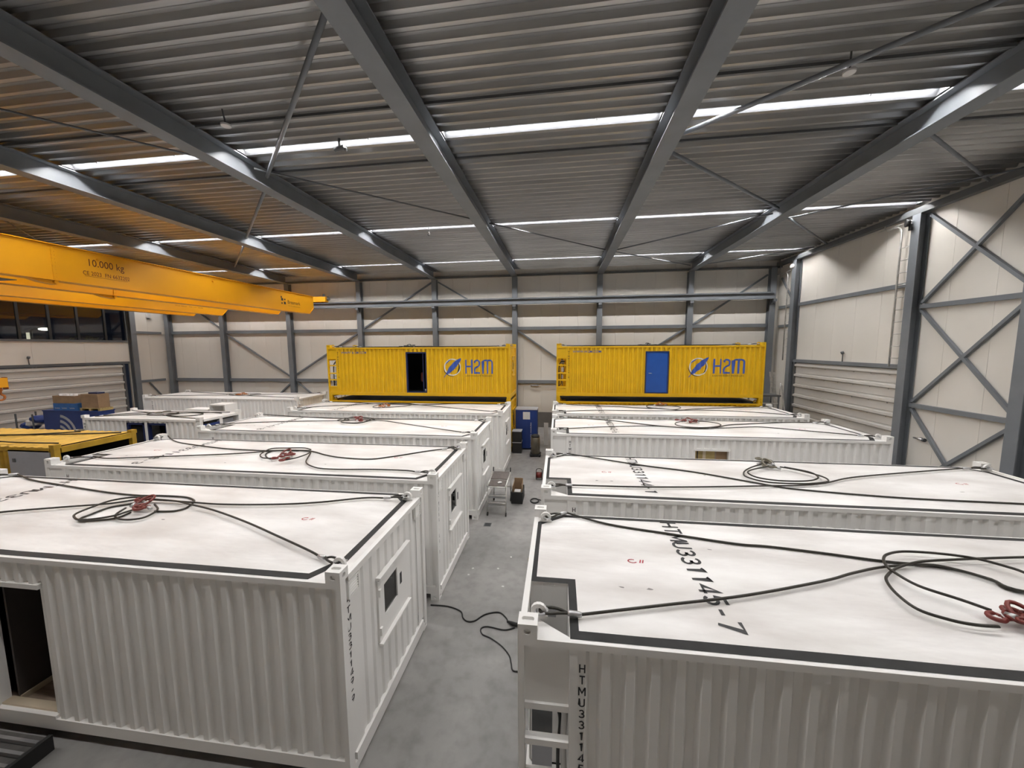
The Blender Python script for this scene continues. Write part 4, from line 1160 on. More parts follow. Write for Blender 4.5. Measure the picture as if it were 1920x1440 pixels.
L5 = container('shipping_container', 'white container farthest left by the far wall, beside the scaffold tower', (-21.93, 16.6), 'white', 'HTMU331150-2', G, taped=False)
GY = 'yellow containers in two stacks'
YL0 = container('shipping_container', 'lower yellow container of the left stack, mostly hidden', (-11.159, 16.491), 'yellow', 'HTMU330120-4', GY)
YL1 = container('shipping_container', 'upper yellow container of the left stack with a dark open doorway', (-11.159, 16.491), 'yellow', 'HTMU330121-0', GY, z=H + 0.002, door='open', logo=True)
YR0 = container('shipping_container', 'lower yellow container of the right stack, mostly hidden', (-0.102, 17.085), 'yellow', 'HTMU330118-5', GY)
YR1 = container('shipping_container', 'upper yellow container of the right stack with a closed blue door', (-0.102, 17.085), 'yellow', 'HTMU330119-0', GY, z=H + 0.002, door='closed', logo=True)

for i, (x0, x1, mt) in enumerate(((4.02, 4.30, WOODP), (4.30, 4.38, CREAM), (4.38, 4.62, WOODP), (4.62, 4.66, WOOD), (4.66, 4.96, CARD))):
    MB().box(x0, x1, 0.16, 0.18, 0.32, 2.05).build('curtain_strip', mt, R3)
for c_, k, lab, hm in ((R1, 'R1', 'dark wire rope sling coiled on the front right container roof', RED), (R2, 'R2', 'dark wire rope sling coiled on the second right row container roof', BRONZE),
                       (R3, 'R3', 'dark wire rope sling coiled on the third right row container roof', RED), (R4, 'R4', 'wire rope sling with orange hooks on the fourth right row container roof', ORANGE),
                       (L1, 'L1', 'wire rope sling with red hooks on the front left container roof', RED), (L2, 'L2', 'wire rope sling with red hooks on the second left row container roof', RED),
                       (L3, 'L3', 'tangled wire rope sling on the third left row container roof', RED), (L4, 'L4', 'wire rope sling looped on the fourth left row container roof', ORANGE),
                       (L5, 'L5', 'wire rope sling on the farthest left white container roof', ORANGE)):
    sling('wire_rope_sling', lab, c_, k, ZR, hm)
sling('wire_rope_sling', 'wire rope sling on top of the upper left yellow container', YL1, 'L4', H + 0.002 + ZR, RUBBER)
sling('wire_rope_sling', 'wire rope sling on top of the upper right yellow container', YR1, 'R3', H + 0.002 + ZR, RUBBER)

# loose shackle rings lying on the front right roof
# ---- small white service container behind the left row
def small_container():
    lx, wy, hz = 4.95, 1.72, 2.556
    t = thing('service_container', 'short white container with navy openings and part of a blue logo, left background', 'container', (-17.45, 11.15, 0))
    for x in (0, lx - 0.16):
        for y_ in (0, wy - 0.15):
            for z in (0, hz - 0.11):
                MB().box(x, x + 0.16, y_, y_ + 0.15, z, z + 0.11).build('corner_casting', WHITE, t)
            MB().box(x + 0.02, x + 0.14, y_ + 0.02, y_ + 0.13, 0.11, hz - 0.11).build('corner_post', WHITE, t)
    cx_ = lambda a: corr(a, 0.2)
    o1, o2 = (1.90, 2.62), (2.76, 3.55)
    m = MB()
    zt = hz - 0.17
    m.grid_y(corr_breaks(0.14, o1[0], 0.2), cx_, 0.2, zt)
    m.grid_y(corr_breaks(o1[0], o1[1], 0.2), cx_, 2.32, zt); m.grid_y(corr_breaks(o1[0], o1[1], 0.2), cx_, 0.2, 1.4)
    m.grid_y(corr_breaks(o1[1], o2[0], 0.2), cx_, 0.2, zt)
    m.grid_y(corr_breaks(o2[0], o2[1], 0.2), cx_, 2.32, zt)
    m.grid_y(corr_breaks(o2[1], lx - 0.14, 0.2), cx_, 0.2, zt)
    m.build('side_wall', WHITE, t, recalc=False)
    MB().box(0.16, lx - 0.16, 0.0, 0.06, hz - 0.17, hz - 0.09).build('top_rail', WHITE, t)
    MB().box(0.16, lx - 0.16, wy - 0.06, wy, hz - 0.17, hz - 0.09).build('top_rail', WHITE, t)
    MB().box(0.16, lx - 0.16, 0.0, 0.06, 0.1, 0.2).build('bottom_rail', WHITE, t)
    for a, nm_ in ((o1, 'window_frame'), (o2, 'door_frame')):
        z0 = 1.4 if a is o1 else 0.2
        m = MB()
        for q in ((a[0], a[0] + 0.06, z0, 2.32), (a[1] - 0.06, a[1], z0, 2.32), (a[0], a[1], 2.24, 2.32), (a[0], a[1], z0, z0 + 0.06)):
            m.box(q[0], q[1], 0.03, 0.12, q[2], q[3])
        m.build(nm_, NAVY, t)
    MB().box(o1[0] - 0.02, o1[1] + 0.02, 0.13, 0.15, 1.35, 2.35).build('dark_glazing', DARK, t)
    MB().box(o2[0] - 0.02, o2[1] + 0.02, 0.45, 0.47, 0.2, 2.35).build('dark_glazing', DARK, t)
    MB().box(0.14, lx - 0.14, wy - 0.09, wy - 0.05, 0.2, hz - 0.17).build('side_wall', WHITE, t)
    MB().box(0.05, 0.09, 0.13, wy - 0.13, 0.2, hz - 0.11).build('end_wall', WHITE, t)
    MB().box(0.1, lx - 0.1, 0.06, wy - 0.06, hz - 0.13, hz - 0.10).build('roof_sheet', ROOFW, t)
    MB().box(lx - 0.06, lx, 0.15, wy - 0.15, hz - 0.17, hz - 0.09).build('end_rail', WHITE, t)
    MB().box(lx - 0.06, lx - 0.02, 0.78, 0.90, 0.2, hz - 0.17).build('end_post', WHITE, t)
    MB().box(lx - 0.06, lx - 0.03, 0.13, 0.78, 0.2, hz - 0.28).build('end_panel', BLUE, t)
    MB().box(lx - 0.30, lx - 0.27, 0.90, wy - 0.13, 0.2, hz - 0.28).build('end_panel', GREYP, t)
    # logo fragment
    m = MB()
    stroke(m, arc(3.88, 1.55, 0.2, 0.2, 20, 160, 10), 0.04, 0)
    me = m.mesh('emblem_ring', NAVY)
    conform(me, corr_breaks(3.6, 4.9, 0.2)[1:-1]); map_mesh(me, lambda x, y: (x, cx_(x) - 0.004, y)); put('emblem_ring', me, t)
    m = MB()
    x = 4.10
    stroke(m, [(x, 1.2), (x, 1.75)], 0.04)
    stroke(m, [(x + .12, 1.58)] + arc(x + .22, 1.62, .09, .11, 170, 0) + [(x + .14, 1.4), (x + .13, 1.22), (x + .3, 1.22)], 0.04)
    stroke(m, [(x + .37, 1.2), (x + .37, 1.65)] + arc(x + .44, 1.65, .07, .08, 175, 90, 4) + [(x + .58, 1.73)] + arc(x + .60, 1.65, .07, .08, 85, 0, 4) + [(x + .67, 1.2)], 0.04)
    stroke(m, [(x + .52, 1.2), (x + .52, 1.72)], 0.04)
    me = m.mesh('logo_letters', NAVY)
    conform(me, corr_breaks(4.0, 4.9, 0.2)[1:-1]); map_mesh(me, lambda x, y: (x, cx_(x) - 0.004, y)); put('logo_letters', me, t)
    for xx in (0.10, lx - 0.14):
        me = text_mesh('side_number', 'H\nT\nM\nU\n3\n3\n0', BLACK, height=0.9, line=1.1, offset=0.014, align='CENTER')
        map_mesh(me, lambda x, y: (xx - 0.03 + x, 0.012, 1.38 + y)); put('side_number', me, t)
    return t
SC = small_container()
def small_sling(label, base, z, paths, hooks, mat=RED, r=0.016):
    t = thing('wire_rope_sling', label, 'sling', (base[0], base[1], z), 0, 'wire rope slings on the container roofs')
    for i, p in enumerate(paths):
        MB().tube(catmull([(q[0], q[1], r + 0.003 + 0.02*(i % 3)) for q in p], 5), r, 7).build('rope_leg', ROPE, t)
    for i, h in enumerate(hooks):
        m = MB()
        m.tube(catmull([(h[0] + 0.12*math.cos(u), h[1] + 0.08*math.sin(u), 0.10 + 0.02*i) for u in [k*6.283/8 for k in range(9)]], 2), 0.022, 7)
        m.build('hook', mat, t)
    return t
small_sling('several wire ropes tangled on the short white container roof', (-17.45, 11.15), 2.456,
            [[(0.25, 0.25), (1.2, 0.6), (2.2, 0.9), (3.2, 0.5), (4.7, 0.25)], [(0.25, 1.45), (1.5, 1.1), (2.3, 1.0), (3.4, 1.2), (4.7, 1.45)], [(1.8, 0.8), (2.3, 0.45), (3.0, 0.5), (3.1, 0.9), (2.5, 1.2), (1.9, 1.1), (1.9, 0.75)],
             [(2.6, 0.8), (3.2, 0.6), (3.8, 0.7), (3.9, 1.1), (3.3, 1.3), (2.7, 1.1), (2.6, 0.8)], [(0.4, 0.4), (1.4, 1.0), (2.4, 1.3), (3.6, 1.35), (4.6, 1.2)]], [(2.3, 0.8), (2.5, 0.95)], BRONZE)

# ---- open sided yellow container at the left edge
def open_container():
    lx, wy, hz = 6.0, 1.95, 2.42
    t = thing('open_side_container', 'yellow container with a black open end and grey front panel, at the left edge', 'container', (-19.35, 7.9, 0))
    for x in (0, lx - 0.16):
        for y_ in (0, wy - 0.15):
            for z in (0, hz - 0.11):
                m = MB(); m.box(x, x + 0.16, y_, y_ + 0.15, z, z + 0.11)
                m.build('corner_casting', YOLD, t)
            MB().box(x + 0.02, x + 0.15, y_ + 0.01, y_ + 0.13, 0.11, hz - 0.11).build('corner_post', YOLD, t)
    for y_ in (0.0, wy - 0.07):
        MB().box(0.16, lx - 0.16, y_, y_ + 0.07, hz - 0.20, hz - 0.09).build('top_rail', YOLD, t)
        MB().box(0.16, lx - 0.16, y_, y_ + 0.07, 0.1, 0.22).build('bottom_rail', YOLD, t)
    MB().box(lx - 0.07, lx, 0.15, wy - 0.15, hz - 0.24, hz - 0.08).build('end_rail', YOLD, t)
    rc = MB()
    xs = [0.08]
    while xs[-1] < lx - 0.2: xs.append(xs[-1] + 0.07)
    for i in range(len(xs) - 1):
        za, zb = hz - 0.09 + 0.018*((i // 2) % 2), hz - 0.09 + 0.018*(((i + 1) // 2) % 2)
        rc.poly([(xs[i], 0.02, za), (xs[i+1], 0.02, zb), (xs[i+1], wy - 0.02, zb), (xs[i], wy - 0.02, za)])
    rc.build('roof_sheet', YROOF, t, recalc=False)
    m = MB(); m.grid_y(corr_breaks(0.16, 4.45, 0.2), lambda a: corr(a, 0.2), 0.2, hz - 0.2)
    m.build('side_wall', YOLD, t, recalc=False)
    d = MB().box(4.48, 5.83, 0.0, 0.05, 0.2, 2.26).build('door_leaf', GREYP, t)
    MB().box(4.62, 4.70, -0.02, 0.0, 1.92, 2.02).build('lock_plate', STEELD, d)
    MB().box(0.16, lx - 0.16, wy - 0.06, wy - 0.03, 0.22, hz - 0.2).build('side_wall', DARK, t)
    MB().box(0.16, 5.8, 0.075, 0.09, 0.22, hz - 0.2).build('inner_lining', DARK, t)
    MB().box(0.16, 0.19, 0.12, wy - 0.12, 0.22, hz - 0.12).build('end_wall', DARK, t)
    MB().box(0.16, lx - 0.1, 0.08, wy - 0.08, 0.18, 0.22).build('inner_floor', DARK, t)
    return t
OC = open_container()
small_sling('dark wire ropes lying across the open yellow container roof', (-19.35, 7.9), 2.345,
            [[(5.75, 1.7), (4.4, 1.35), (3.2, 1.15), (1.5, 0.8), (0.3, 0.4)], [(4.4, 1.6), (3.8, 1.3), (2.8, 1.0), (1.2, 0.9), (0.3, 1.5)], [(5.75, 0.25), (4.5, 0.2), (3.0, 0.3), (1.0, 0.5)]], [(4.45, 1.55)], BRONZE, 0.02)

# ================================================================ GOODS AT THE LEFT WALL
def crate(name, label, loc, size, mat, cat='box', group=None, lid=True):
    t = thing(name, label, cat, loc, 0, group)
    x, y_, z = size
    MB().box(0, x, 0, y_, 0, z).build('body', mat, t)
    return t
b = thing('blue_crate', 'large deep blue crate with pale curved arcs, left background', 'crate', (-24.85, 14.5, 0))
MB().box(0, 3.2, 0, 0.62, 0.0, 2.0).build('body', BLUE, b)
MB().box(-0.02, 3.22, -0.02, 0.64, 2.0, 2.05).build('lid', BLUE, b)
for i, rr in enumerate((0.42, 0.68, 0.94)):
    m = MB(); stroke(m, arc(0.85, 0.85, rr, rr, 5, 82, 10), 0.13)
    me = m.mesh('arc_logo', LBLUE if False else GREYP); map_mesh(me, lambda x, y: (x, -0.004, y)); put('arc_logo', me, b)
cart = thing('frame_cart', 'dark frame cart with crumpled blue bags, left of the blue crate', 'cart', (-26.4, 14.4, 0))
for x in (0, 1.0):
    for y_ in (0, 0.7):
        MB().box(x, x + 0.05, y_, y_ + 0.05, 0, 1.85).build('upright', STEELD, cart)
MB().box(0, 1.05, 0, 0.75, 0.9, 0.95).build('shelf', STEELD, cart)
for i in range(3):
    bm = bmesh.new(); bmesh.ops.create_icosphere(bm, subdivisions=2, radius=0.34)
    rnd = random.Random(i)
    for v in bm.verts: v.co = Vector((v.co.x * 1.1, v.co.y, v.co.z * 0.6)) * rnd.uniform(0.8, 1.15) + Vector((0.3 + 0.3*i, 0.36, 1.22 + 0.16*i))
    me = bpy.data.meshes.new('bag'); bm.to_mesh(me); bm.free(); me.materials.append(BLUE if i != 1 else LGREY)
    put('bag', me, cart)
pl = thing('pallet', 'pale wooden pallet under the brown carton on the blue crate', 'pallet', (-22.75, 14.54, 2.052))
for k in range(5): MB().box(0, 1.15, k*0.11, k*0.11 + 0.08, 0.10, 0.13).build('board', WOODP, pl)
for k in range(3): MB().box(k*0.51, k*0.51 + 0.12, 0, 0.52, 0.0, 0.10).build('runner', WOODP, pl)
ct = thing('carton', 'plain brown cardboard carton on the pale pallet', 'carton', (-22.65, 14.56, 2.185))
MB().box(0, 0.95, 0, 0.45, 0, 0.66).build('body', CARD, ct)
MB().box(0.3, 0.8, 0.1, 0.4, 0.661, 0.74).build('blue_wrap', NAVY, ct)
bc = thing('printed_carton', 'bright blue printed carton below the white filled brown carton', 'carton', (-24.25, 14.53, 2.052))
MB().box(0, 1.4, 0, 0.5, 0, 0.34).build('body', LBLUE, bc)
for x in (0.1, 0.5, 0.95):
    me = text_mesh('print', 'Isolatie', LGREY, height=0.07, width=0.28); map_mesh(me, lambda a, b_: (x + a, -0.004, 0.08 + b_)); put('print', me, bc)
oc = thing('open_carton', 'open brown carton full of shiny white rolls, on the blue printed carton', 'carton', (-24.25, 14.54, 2.395))
MB().box(0, 1.25, 0, 0.03, 0, 0.36).build('side', CARD, oc); MB().box(0, 1.25, 0.45, 0.48, 0, 0.36).build('side', CARD, oc)
MB().box(0, 0.03, 0.03, 0.45, 0, 0.36).build('side', CARD, oc); MB().box(1.22, 1.25, 0.03, 0.45, 0, 0.36).build('side', CARD, oc); MB().box(0.03, 1.22, 0.03, 0.45, 0, 0.02).build('bottom', CARD, oc)
for i in range(5):
    m = MB(); m.tube([(0.2 + i*0.2, 0.22, 0.03), (0.2 + i*0.2, 0.22, 0.45)], 0.085, 12); m.build('white_roll', LGREY, oc)
wb = thing('white_cabinet', 'white open fronted cabinet top standing behind the short white container', 'cabinet', (-14.62, 13.5, 0))
m = MB(); m.box(0, 0.05, 0, 0.6, 0, 2.58); m.box(0.70, 0.75, 0, 0.6, 0, 2.58); m.box(0, 0.75, 0, 0.6, 2.58, 2.63); m.box(0.05, 0.70, 0.55, 0.6, 0, 2.58); m.box(0.05, 0.7, 0, 0.6, 0.9, 0.94)
m.build('carcass', WHITE, wb)
MB().box(0.50, 0.66, 0.50, 0.545, 2.2, 2.52).build('switch_panel', LGREY, wb)
wc = thing('white_duct', 'long white metal duct box behind the short white container', 'duct', (-15.75, 13.45, 0))
MB().box(0, 1.1, 0, 0.55, 2.12, 2.42).build('duct_body', WHITE, wc)
for x in (0.05, 1.0): MB().box(x, x + 0.05, 0.2, 0.25, 0, 2.12).build('leg', ALU, wc)
MB().box(0.5, 0.65, -0.01, 0.0, 2.22, 2.32).build('sticker', GREYP, wc)

# ================================================================ AISLE
sp = thing('step_platform', 'wheeled aluminium step platform in the aisle beside the third left container', 'platform', (-2.06, 10.2, 0))
for x in (0.0, 0.55):
    MB().tube([(x, 0.0, 0.12), (x + 0.01, 0.06, 0.90)], 0.02, 8).build('leg', ALU, sp)
    MB().tube([(x, 1.10, 0.12), (x + 0.01, 1.05, 0.95)], 0.02, 8).build('leg', ALU, sp)
    MB().tube([(x, 0.0, 0.9), (x, 1.1, 0.98)], 0.02, 8).build('side_rail', ALU, sp)
    MB().tube([(x, 1.05, 0.95), (x, 1.08, 1.12)], 0.018, 8).build('handle_post', RUBBER, sp)
for y_, z in ((0.0, 0.62), (0.0, 0.40), (0.0, 0.88), (1.07, 0.5), (1.07, 0.95), (0.45, 0.925)):
    MB().tube([(0.0, y_, z), (0.55, y_, z)], 0.018, 8).build('cross_tube', ALU, sp)
for y0, y1, z in ((0.03, 0.43, 0.895), (0.48, 1.04, 0.935)):
    MB().prism([(0.03, y0, z), (0.52, y0, z), (0.52, y1, z + (y1-y0)*0.07), (0.03, y1, z + (y1-y0)*0.07)], (0, 0, 0.02)).build('tread', paint('brown_tread', (0.12, 0.10, 0.09), 0.7, var=0.15, scale=10), sp)
for z in (0.52, 0.30):
    MB().box(0.02, 0.53, 0.05, 0.30, z, z + 0.02).build('lower_step', ZINC, sp)
for x in (0.0, 0.55):
    for y_ in (0.0, 1.10):
        w_ = MB(); w_.tube([(x - 0.018, y_, 0.055), (x + 0.018, y_, 0.055)], 0.055, 12)
        w_.build('wheel', RUBBER, sp)
sp2 = thing('plastic_bag', 'crumpled clear plastic bag on the step platform', 'bag', (-1.72, 10.42, 0.945))
bm = bmesh.new(); bmesh.ops.create_icosphere(bm, subdivisions=2, radius=0.07)
for v in bm.verts: v.co = Vector((v.co.x, v.co.y, max(-0.002, v.co.z * 0.45))) * random.uniform(0.8, 1.2)
me = bpy.data.meshes.new('plastic_bag_body'); bm.to_mesh(me); bm.free(); me.materials.append(LGREY); put('bag_body', me, sp2)
bn = thing('tub', 'black plastic tub in the aisle behind the step platform', 'tub', (-1.29, 11.45, 0))
m = MB()
for (x0, x1, y0, y1) in ((-0.18, 0.18, -0.35, -0.33), (-0.18, 0.18, 0.33, 0.35), (-0.18, -0.16, -0.33, 0.33), (0.16, 0.18, -0.33, 0.33)):
    m.box(x0, x1, y0, y1, 0.0, 0.37)
m.box(-0.16, 0.16, -0.33, 0.33, 0.0, 0.02)
m.build('shell', RUBBER, bn)
MB().box(-0.20, 0.20, -0.37, -0.352, 0.34, 0.385).build('rim', RUBBER, bn)
bx = thing('cardboard_box', 'torn open brown cardboard box set in the black tub', 'box', (-1.29, 11.45, 0.022))
m = MB(); m.box(-0.14, 0.14, 0.22, 0.24, 0, 0.62); m.box(-0.15, -0.135, -0.25, 0.22, 0, 0.52); m.box(0.135, 0.15, -0.25, 0.22, 0, 0.55); m.box(-0.135, 0.135, -0.27, -0.25, 0, 0.30); m.box(-0.135, 0.135, -0.25, 0.22, 0, 0.02)
m.build('walls', CARD, bx)
MB().box(-0.10, 0.10, -0.22, 0.0, 0.022, 0.33).build('white_foam', LGREY, bx)

cab = thing('blue_cabinet', 'tall deep blue cabinet at the end of the aisle', 'cabinet', (-2.05, 17.3, 0))
MB().box(0.0, 1.05, 0, 0.75, 0.06, 1.95).build('body', BLUE, cab)
MB().box(-0.01, 1.06, -0.01, 0.76, 1.95, 2.0).build('top', GREYP, cab)
MB().box(0.03, 0.55, -0.025, -0.001, 0.1, 1.92).build('door', BLUE, cab)
MB().box(0.57, 1.02, -0.025, -0.001, 0.1, 1.92).build('door', BLUE, cab)
MB().box(0.36, 0.70, -0.032, -0.026, 1.50, 1.86).build('notice', LGREY, cab)
me = text_mesh('lettering', 'lightweight modules', LWHITE, height=0.07, width=1.2)
map_mesh(me, lambda x, y: (0.78 - y, -0.028, 0.15 + x)); put('lettering', me, cab)
for x in (0.05, 0.93):
    for y_ in (0.05, 0.63): MB().box(x, x + 0.07, y_, y_ + 0.07, 0, 0.06).build('foot', STEELD, cab)
ck = thing('crate_stack', 'dark crates stacked left of the blue cabinet', 'crate', (-2.13, 16.62, 0))
for z in (0.02, 0.55):
    m = MB(); m.box(0, 0.42, 0, 0.5, z, z + 0.48); m.build('crate', RUBBER, ck)
    MB().box(-0.01, 0.43, -0.01, 0.51, z + 0.48, z + 0.51).build('lid', GREYP, ck)
MB().box(0, 0.42, 0, 0.5, 0, 0.02).build('base_board', STEELD, ck)
dr = thing('vacuum_drum', 'dull steel drum vacuum in front of the blue cabinet', 'vacuum', (-1.03, 16.35, 0))
MB().tube([(0, 0, 0.12), (0, 0, 0.15), (0, 0, 0.50), (0, 0, 0.52), (0, 0, 0.85), (0, 0, 0.88)], [0.19, 0.20, 0.20, 0.21, 0.20, 0.18], 20).build('drum', BRONZE, dr)
MB().tube([(0, 0, 0.882), (0, 0, 0.96), (0, 0, 1.0)], [0.19, 0.18, 0.10], 20).build('motor_head', RUBBER, dr)
MB().box(-0.25, 0.25, -0.25, 0.25, 0.07, 0.118).build('trolley', RUBBER, dr)
for x in (-0.2, 0.2):
    for y_ in (-0.2, 0.2): MB().tube([(x - 0.02, y_, 0.035), (x + 0.02, y_, 0.035)], 0.035, 10).build('wheel', RUBBER, dr)
lp = thing('leaning_board', 'narrow white board standing right of the blue cabinet', 'board', (-0.72, 18.2, 0))
MB().box(0, 0.22, 0, 0.05, 0, 1.15).build('board', LGREY, lp)

def cord(name, label, pts, r, mat, cat='cord'):
    o = MB().tube(catmull([(p[0], p[1], r + (p[2] if len(p) > 2 else 0)) for p in pts], 5), r, 6).build(name, mat)
    tag(o, label, cat)
    return o
cord('extension_cord', 'thin black extension cord snaking over the aisle floor between the front containers', [(-2.42, 6.34), (-2.08, 6.34), (-1.8, 6.24), (-1.71, 6.08), (-1.61, 6.01), (-1.48, 6.04), (-1.32, 6.22), (-1.08, 6.3), (-0.92, 6.17), (-0.885, 6.075)], 0.012, RUBBER)
cord('power_cable', 'black power cable curling from the plug down the aisle by the front right container', [(-0.74, 5.965), (-0.92, 5.89), (-1.22, 5.93), (-1.33, 5.87), (-1.28, 5.75), (-1.12, 5.68), (-0.91, 5.54), (-0.76, 5.37), (-0.71, 5.23), (-0.66, 5.1), (-0.5, 5.12), (-0.40, 5.2), (-0.37, 5.3)], 0.011, RUBBER)
pg = thing('cable_plug', 'black cable plug and socket lying where two aisle cords meet', 'plug', (-0.78, 6.03, 0))
m = MB(); m.tube([(-0.09, 0.03, 0.035), (-0.02, 0.0, 0.035), (0.06, -0.02, 0.035), (0.12, 0.0, 0.035)], [0.02, 0.032, 0.032, 0.02], 10); m.build('plug_body', RUBBER, pg)
m = MB(); m.tube([(0.125, 0.0, 0.035), (0.22, 0.06, 0.035)], 0.034, 10); m.build('socket_body', RUBBER, pg)
cord('coiled_hose', 'dark hose coil on the aisle floor at the third right container', [(-0.74 + 0.13*math.cos(u), 11.35 + 0.17*math.sin(u), 0.008*u/6.28) for u in [k*6.283/10 for k in range(22)]] + [(-0.45, 11.4), (-0.33, 11.7)], 0.018, RUBBER, 'hose')
rope = MB().tube([(-0.57 + 0.10*math.cos(u), 8.04 + 0.15*math.sin(u), 0.014 + 0.002*u) for u in [k*6.283/14 for k in range(40)]], 0.012, 6).build('rope_coil_floor', paint('tan_rope', (0.30, 0.23, 0.13), 0.8, var=0.2, scale=40))
tag(rope, 'small tan rope coil on the floor by the front right container', 'rope')
rl = thing('cable_reel', 'reddish cable reel on the floor by the right row', 'reel', (-0.70, 13.35, 0))
m = MB(); m.tube([(-0.10, 0, 0.17), (0.10, 0, 0.17)], 0.11, 14); m.build('wound_cable', RED, rl)
for x in (-0.12, 0.10): MB().tube([(x, 0, 0.17), (x + 0.015, 0, 0.17)], 0.165, 18).build('flange', RUBBER, rl)
MB().tube(catmull([(-0.10, 0.15, 0.02), (-0.10, 0.0, 0.38), (0.10, 0.0, 0.38), (0.10, 0.15, 0.02)], 4), 0.012, 6).build('stand', RUBBER, rl)
gr = thing('floor_drain', 'small square drain grate in the aisle floor', 'drain', (-2.05, 9.55, 0))
m = MB(); m.box(0, 0.2, 0, 0.2, 0.0, 0.006); m.build('frame', STEELD, gr)
for k in range(4): MB().box(0.025, 0.175, 0.03 + k*0.04, 0.045 + k*0.04, 0.006, 0.009).build('bar', RUBBER, gr)
for i in range(5):
    x = -2.1 + random.random() * 1.3; y_ = 6.3 + random.random() * 2.6
    o = MB().prism([(0, 0, 0), (0.05, 0.01, 0), (0.04, 0.05, 0), (0.0, 0.04, 0)], (0, 0, 0.004)).build('paper_scrap', LGREY)
    o.location = (x, y_, 0.0); o.rotation_euler = (0, 0, random.random()*6)
    tag(o, 'tiny pale scrap on the aisle floor between the rows', 'scrap', 'scraps on the aisle floor')

# grated step at the front left doorway
gs = thing('entry_step', 'dark metal entry step with pale slats below the front left doorway', 'step', (-7.55, 2.62, 0))
MB().box(0.0, 1.35, 0.0, 0.05, 0.0, 0.20).build('front_beam', RUBBER, gs)
MB().box(0.0, 0.05, 0.05, 0.70, 0.0, 0.20).build('side_beam', RUBBER, gs)
MB().box(1.30, 1.35, 0.05, 0.70, 0.0, 0.20).build('side_beam', RUBBER, gs)
for k in range(5):
    MB().box(0.05, 1.30, 0.07 + k*0.128, 0.105 + k*0.128, 0.16, 0.21).build('slat', ZINC, gs)
MB().box(0.05, 1.30, 0.05, 0.70, 0.12, 0.15).build('tread_plate', paint('step_plate', (0.10, 0.095, 0.09), 0.6, var=0.2, scale=9), gs)
# pale round object cut by the lower right corner of the view
# ================================================================ RIGHT WALL FITTINGS
def track(label, y0, y1, ztop, x):
    """vertical door track: round pipe with rungs tied to the column, bent over at the top"""
    t = hthing('door_track', label, 'track', (x, y0, 0), 'door tracks on the right wall')
    MB().tube([(0, 0, 4.2), (0, 0, ztop - 0.25)] + [(0, 0.25 - 0.25*math.cos(a), ztop - 0.25 + 0.25*math.sin(a)) for a in (0.4, 0.8, 1.2, 1.57)] + [(0, 0.6, ztop)], 0.03, 8).build('pipe', ALU, t)
    MB().tube([(0, -0.45, ztop + 0.06), (0, 0.95, ztop + 0.06)], 0.022, 8).build('arm', ALU, t)
    MB().tube([(0, 0.7, ztop + 0.06), (0, 0.7, 9.24)], 0.022, 8).build('hanger', ALU, t)
    for k in range(int((ztop - 4.6) / 0.42)):
        MB().tube([(0, 0, 4.5 + k*0.42), (0, y1 - y0, 4.5 + k*0.42)], 0.014, 6).build('rung', ALU, t)
track('bent pipe door track with rungs beside the big right wall column', -7.45, -7.80, 9.05, XR - 0.25)
track('bent pipe door track with rungs at the far side of the right wall door', -1.05, -1.42, 8.75, XR - 0.25)
def floodlight(label, x, y_, z, mat):
    t = hthing('wall_speaker', label, 'fixture', (x, y_, z))
    MB().tube([(0, 0, 0), (-0.10, 0.05, 0.0)], [0.10, 0.13], 12).build('head', mat, t)
    MB().tube([(0.02, 0, -0.05), (0.02, 0, -0.25)], 0.05, 8).build('body', mat, t)
    return t
floodlight('black lamp heads clamped at the top of the big right wall column', XR - 0.42, -7.95, 9.0, RUBBER)
gl = hthing('globe_lamp', 'white globe at the top of the far right wall column', 'lamp', (XR - 0.36, -1.55, 8.95))
bm = bmesh.new(); bmesh.ops.create_uvsphere(bm, u_segments=14, v_segments=8, radius=0.11)
me = bpy.data.meshes.new('globe'); bm.to_mesh(me); bm.free(); me.materials.append(LGREY); put('globe', me, gl)
vl = hthing('pipe_valve', 'small chrome pipe valve on the right wall under the cross bracing', 'valve', (XR - 0.003, -8.62, 1.85))
m = MB(); m.tube([(0, 0, 0), (-0.10, 0, 0)], 0.05, 10); m.tube([(-0.09, -0.16, 0), (-0.09, 0.16, 0)], 0.03, 10); m.build('valve_body', FERR, vl)
MB().tube([(-0.09, -0.16, 0), (-0.09, -0.22, 0)], 0.06, 10).build('handwheel', STEELD, vl)
v2 = hthing('pipe_valve', 'small hose valve on the far wall above the blue cabinet', 'valve', (-1.35, YF - 0.005, 2.62))
m = MB(); m.tube([(0, 0, 0), (0, -0.12, 0)], 0.05, 10); m.tube([(-0.35, -0.10, 0), (0.15, -0.10, 0)], 0.035, 10); m.build('valve_body', FERR, v2)
wl = hthing('wall_lamp', 'small white wall lamp at the far end of the left wall', 'lamp', (XL + 0.005, -1.0, 7.05))
MB().box(0, 0.14, -0.10, 0.10, 0, 0.32).build('housing', LGREY, wl)
MB().box(0.02, 0.10, -0.05, 0.05, -0.10, 0.0).build('bracket', STEELD, wl)

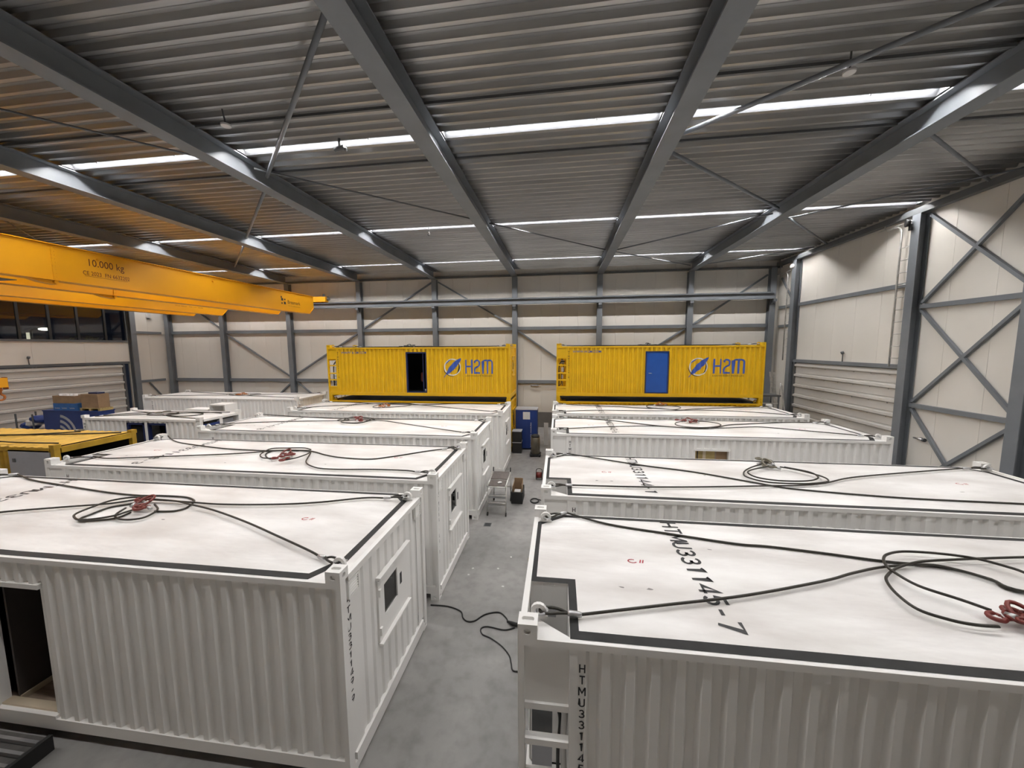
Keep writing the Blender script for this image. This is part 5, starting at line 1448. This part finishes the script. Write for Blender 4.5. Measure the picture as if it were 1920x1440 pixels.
# access platform with ladder behind the right yellow stack
pf = thing('access_platform', 'small steel access platform with steep steps by the right wall, beside the right yellow stack', 'platform', (9.45, 19.6, 0))
MB().box(0, 1.55, 0, 0.8, 2.42, 2.50).build('deck', STEELD, pf)
for x in (0.05, 1.45):
    for y_ in (0.03, 0.72): MB().box(x, x + 0.06, y_, y_ + 0.06, 0, 2.42).build('leg', STEEL, pf)
for z in (2.05, 1.6): MB().box(0.11, 1.45, 0.04, 0.08, z, z + 0.06).build('cross_bar', ALU, pf)
MB().bar((1.55, 0.0, 3.0), (1.80, -0.05, 1.2), 0.05, 0.03, up=(0, 1, 0)).build('stringer', ALU, pf)
MB().tube([(1.5, 0.05, 2.5), (1.52, 0.05, 3.1)], 0.02, 8).build('guard_post', ALU, pf)
ld = thing('leaning_ladder', 'aluminium ladder leaning by the right wall behind the yellow stack', 'ladder', (10.95, 20.35, 0))
for dy in (0.0, 0.35):
    MB().bar((0.55, dy, 0.0), (0.05, dy, 3.6), 0.06, 0.03, up=(0, 1, 0)).build('stile', ALU, ld)
for k in range(12):
    z = 0.25 + k*0.28; x = 0.55 - 0.5*z/3.6
    MB().tube([(x, 0.0, z), (x, 0.35, z)], 0.014, 6).build('rung', ALU, ld)

# scaffold tower left of the yellow stack
sc = thing('scaffold_tower', 'narrow grey scaffold tower standing left of the yellow stack', 'scaffold', (-13.42, 18.9, 0))
sc.location = (-12.85, 19.15, 0)
sc.location = (-12.72, 19.2, 0)
for x in (0.0, 0.75):
    for y_ in (0.0, 0.75):
        MB().tube([(x, y_, 0), (x, y_, 4.55)], 0.024, 8).build('standard', ALU, sc)
for k in range(9):
    for y_ in (0.0, 0.75):
        MB().tube([(0, y_, 0.4 + k*0.5), (0.75, y_, 0.4 + k*0.5)], 0.02, 6).build('ledger', ALU, sc)
for a, b_ in (((0, 0, 2.5), (0.75, 0, 3.4)), ((0.75, 0, 2.5), (0, 0, 3.2)), ((0, 0, 0.6), (0.75, 0, 2.4))):
    MB().tube([a, b_], 0.018, 6).build('diagonal', STEELD, sc)
MB().box(0.03, 0.72, 0.03, 0.72, 2.42, 2.46).build('deck', STEELD, sc)

# ================================================================ OUTSIDE THE WINDOW BAND
ls = thing('street_lamp', 'glowing street lamp outside seen through the dark window band', 'lamp', (-36.0, 21.4, 0))
MB().tube([(0, -0.45, 0), (0, -0.45, 6.3)], 0.06, 8).build('pole', STEELD, ls)
MB().tube([(0, -0.45, 6.3), (0, -0.2, 6.5), (0, 0.0, 6.52)], 0.04, 8).build('arm', STEELD, ls)
bm = bmesh.new(); bmesh.ops.create_uvsphere(bm, u_segments=12, v_segments=6, radius=0.3)
for v in bm.verts: v.co.z *= 0.35
me = bpy.data.meshes.new('lamp_head'); bm.to_mesh(me); bm.free(); me.materials.append(LAMPM)
put('lamp_head', me, ls, (0, 0.25, 6.42))
sgn = thing('lit_post', 'pale lit bollard tube outside the dark window band, left of the plant', 'lamp', (-36.0, 20.75, 0))
MB().box(-0.05, 0.05, -0.02, 0.10, 5.3, 6.15).build('tube', emit('bollard_glow', (1, 0.9, 0.55), 3.0), sgn)
MB().box(-0.05, 0.05, 0.0, 0.08, 0, 5.3).build('post', STEELD, sgn)
bs = thing('outdoor_tree', 'small leafy treetop outside the dark window band', 'tree', (-36.0, 24.0, 0))
MB().tube([(0, 0, 0), (0, 0, 5.0)], 0.07, 7).build('trunk', STEELD, bs)
fo = MB()
rnd = random.Random(5)
for k in range(160):
    a = rnd.uniform(0, 6.28); rr = rnd.uniform(0, 1.3); z = 5.2 + rnd.uniform(-0.3, 0.75)
    p = Vector((rr*0.6*math.cos(a), rr*math.sin(a), z)); d = Vector((rnd.uniform(-1, 1), rnd.uniform(-1, 1), rnd.uniform(-.6, 1))).normalized()*0.22
    s_ = d.orthogonal().normalized()*0.035
    fo.poly([p, p + d*0.5 + s_, p + d, p + d*0.5 - s_])
stuff(fo.build('foliage', LEAF, bs))
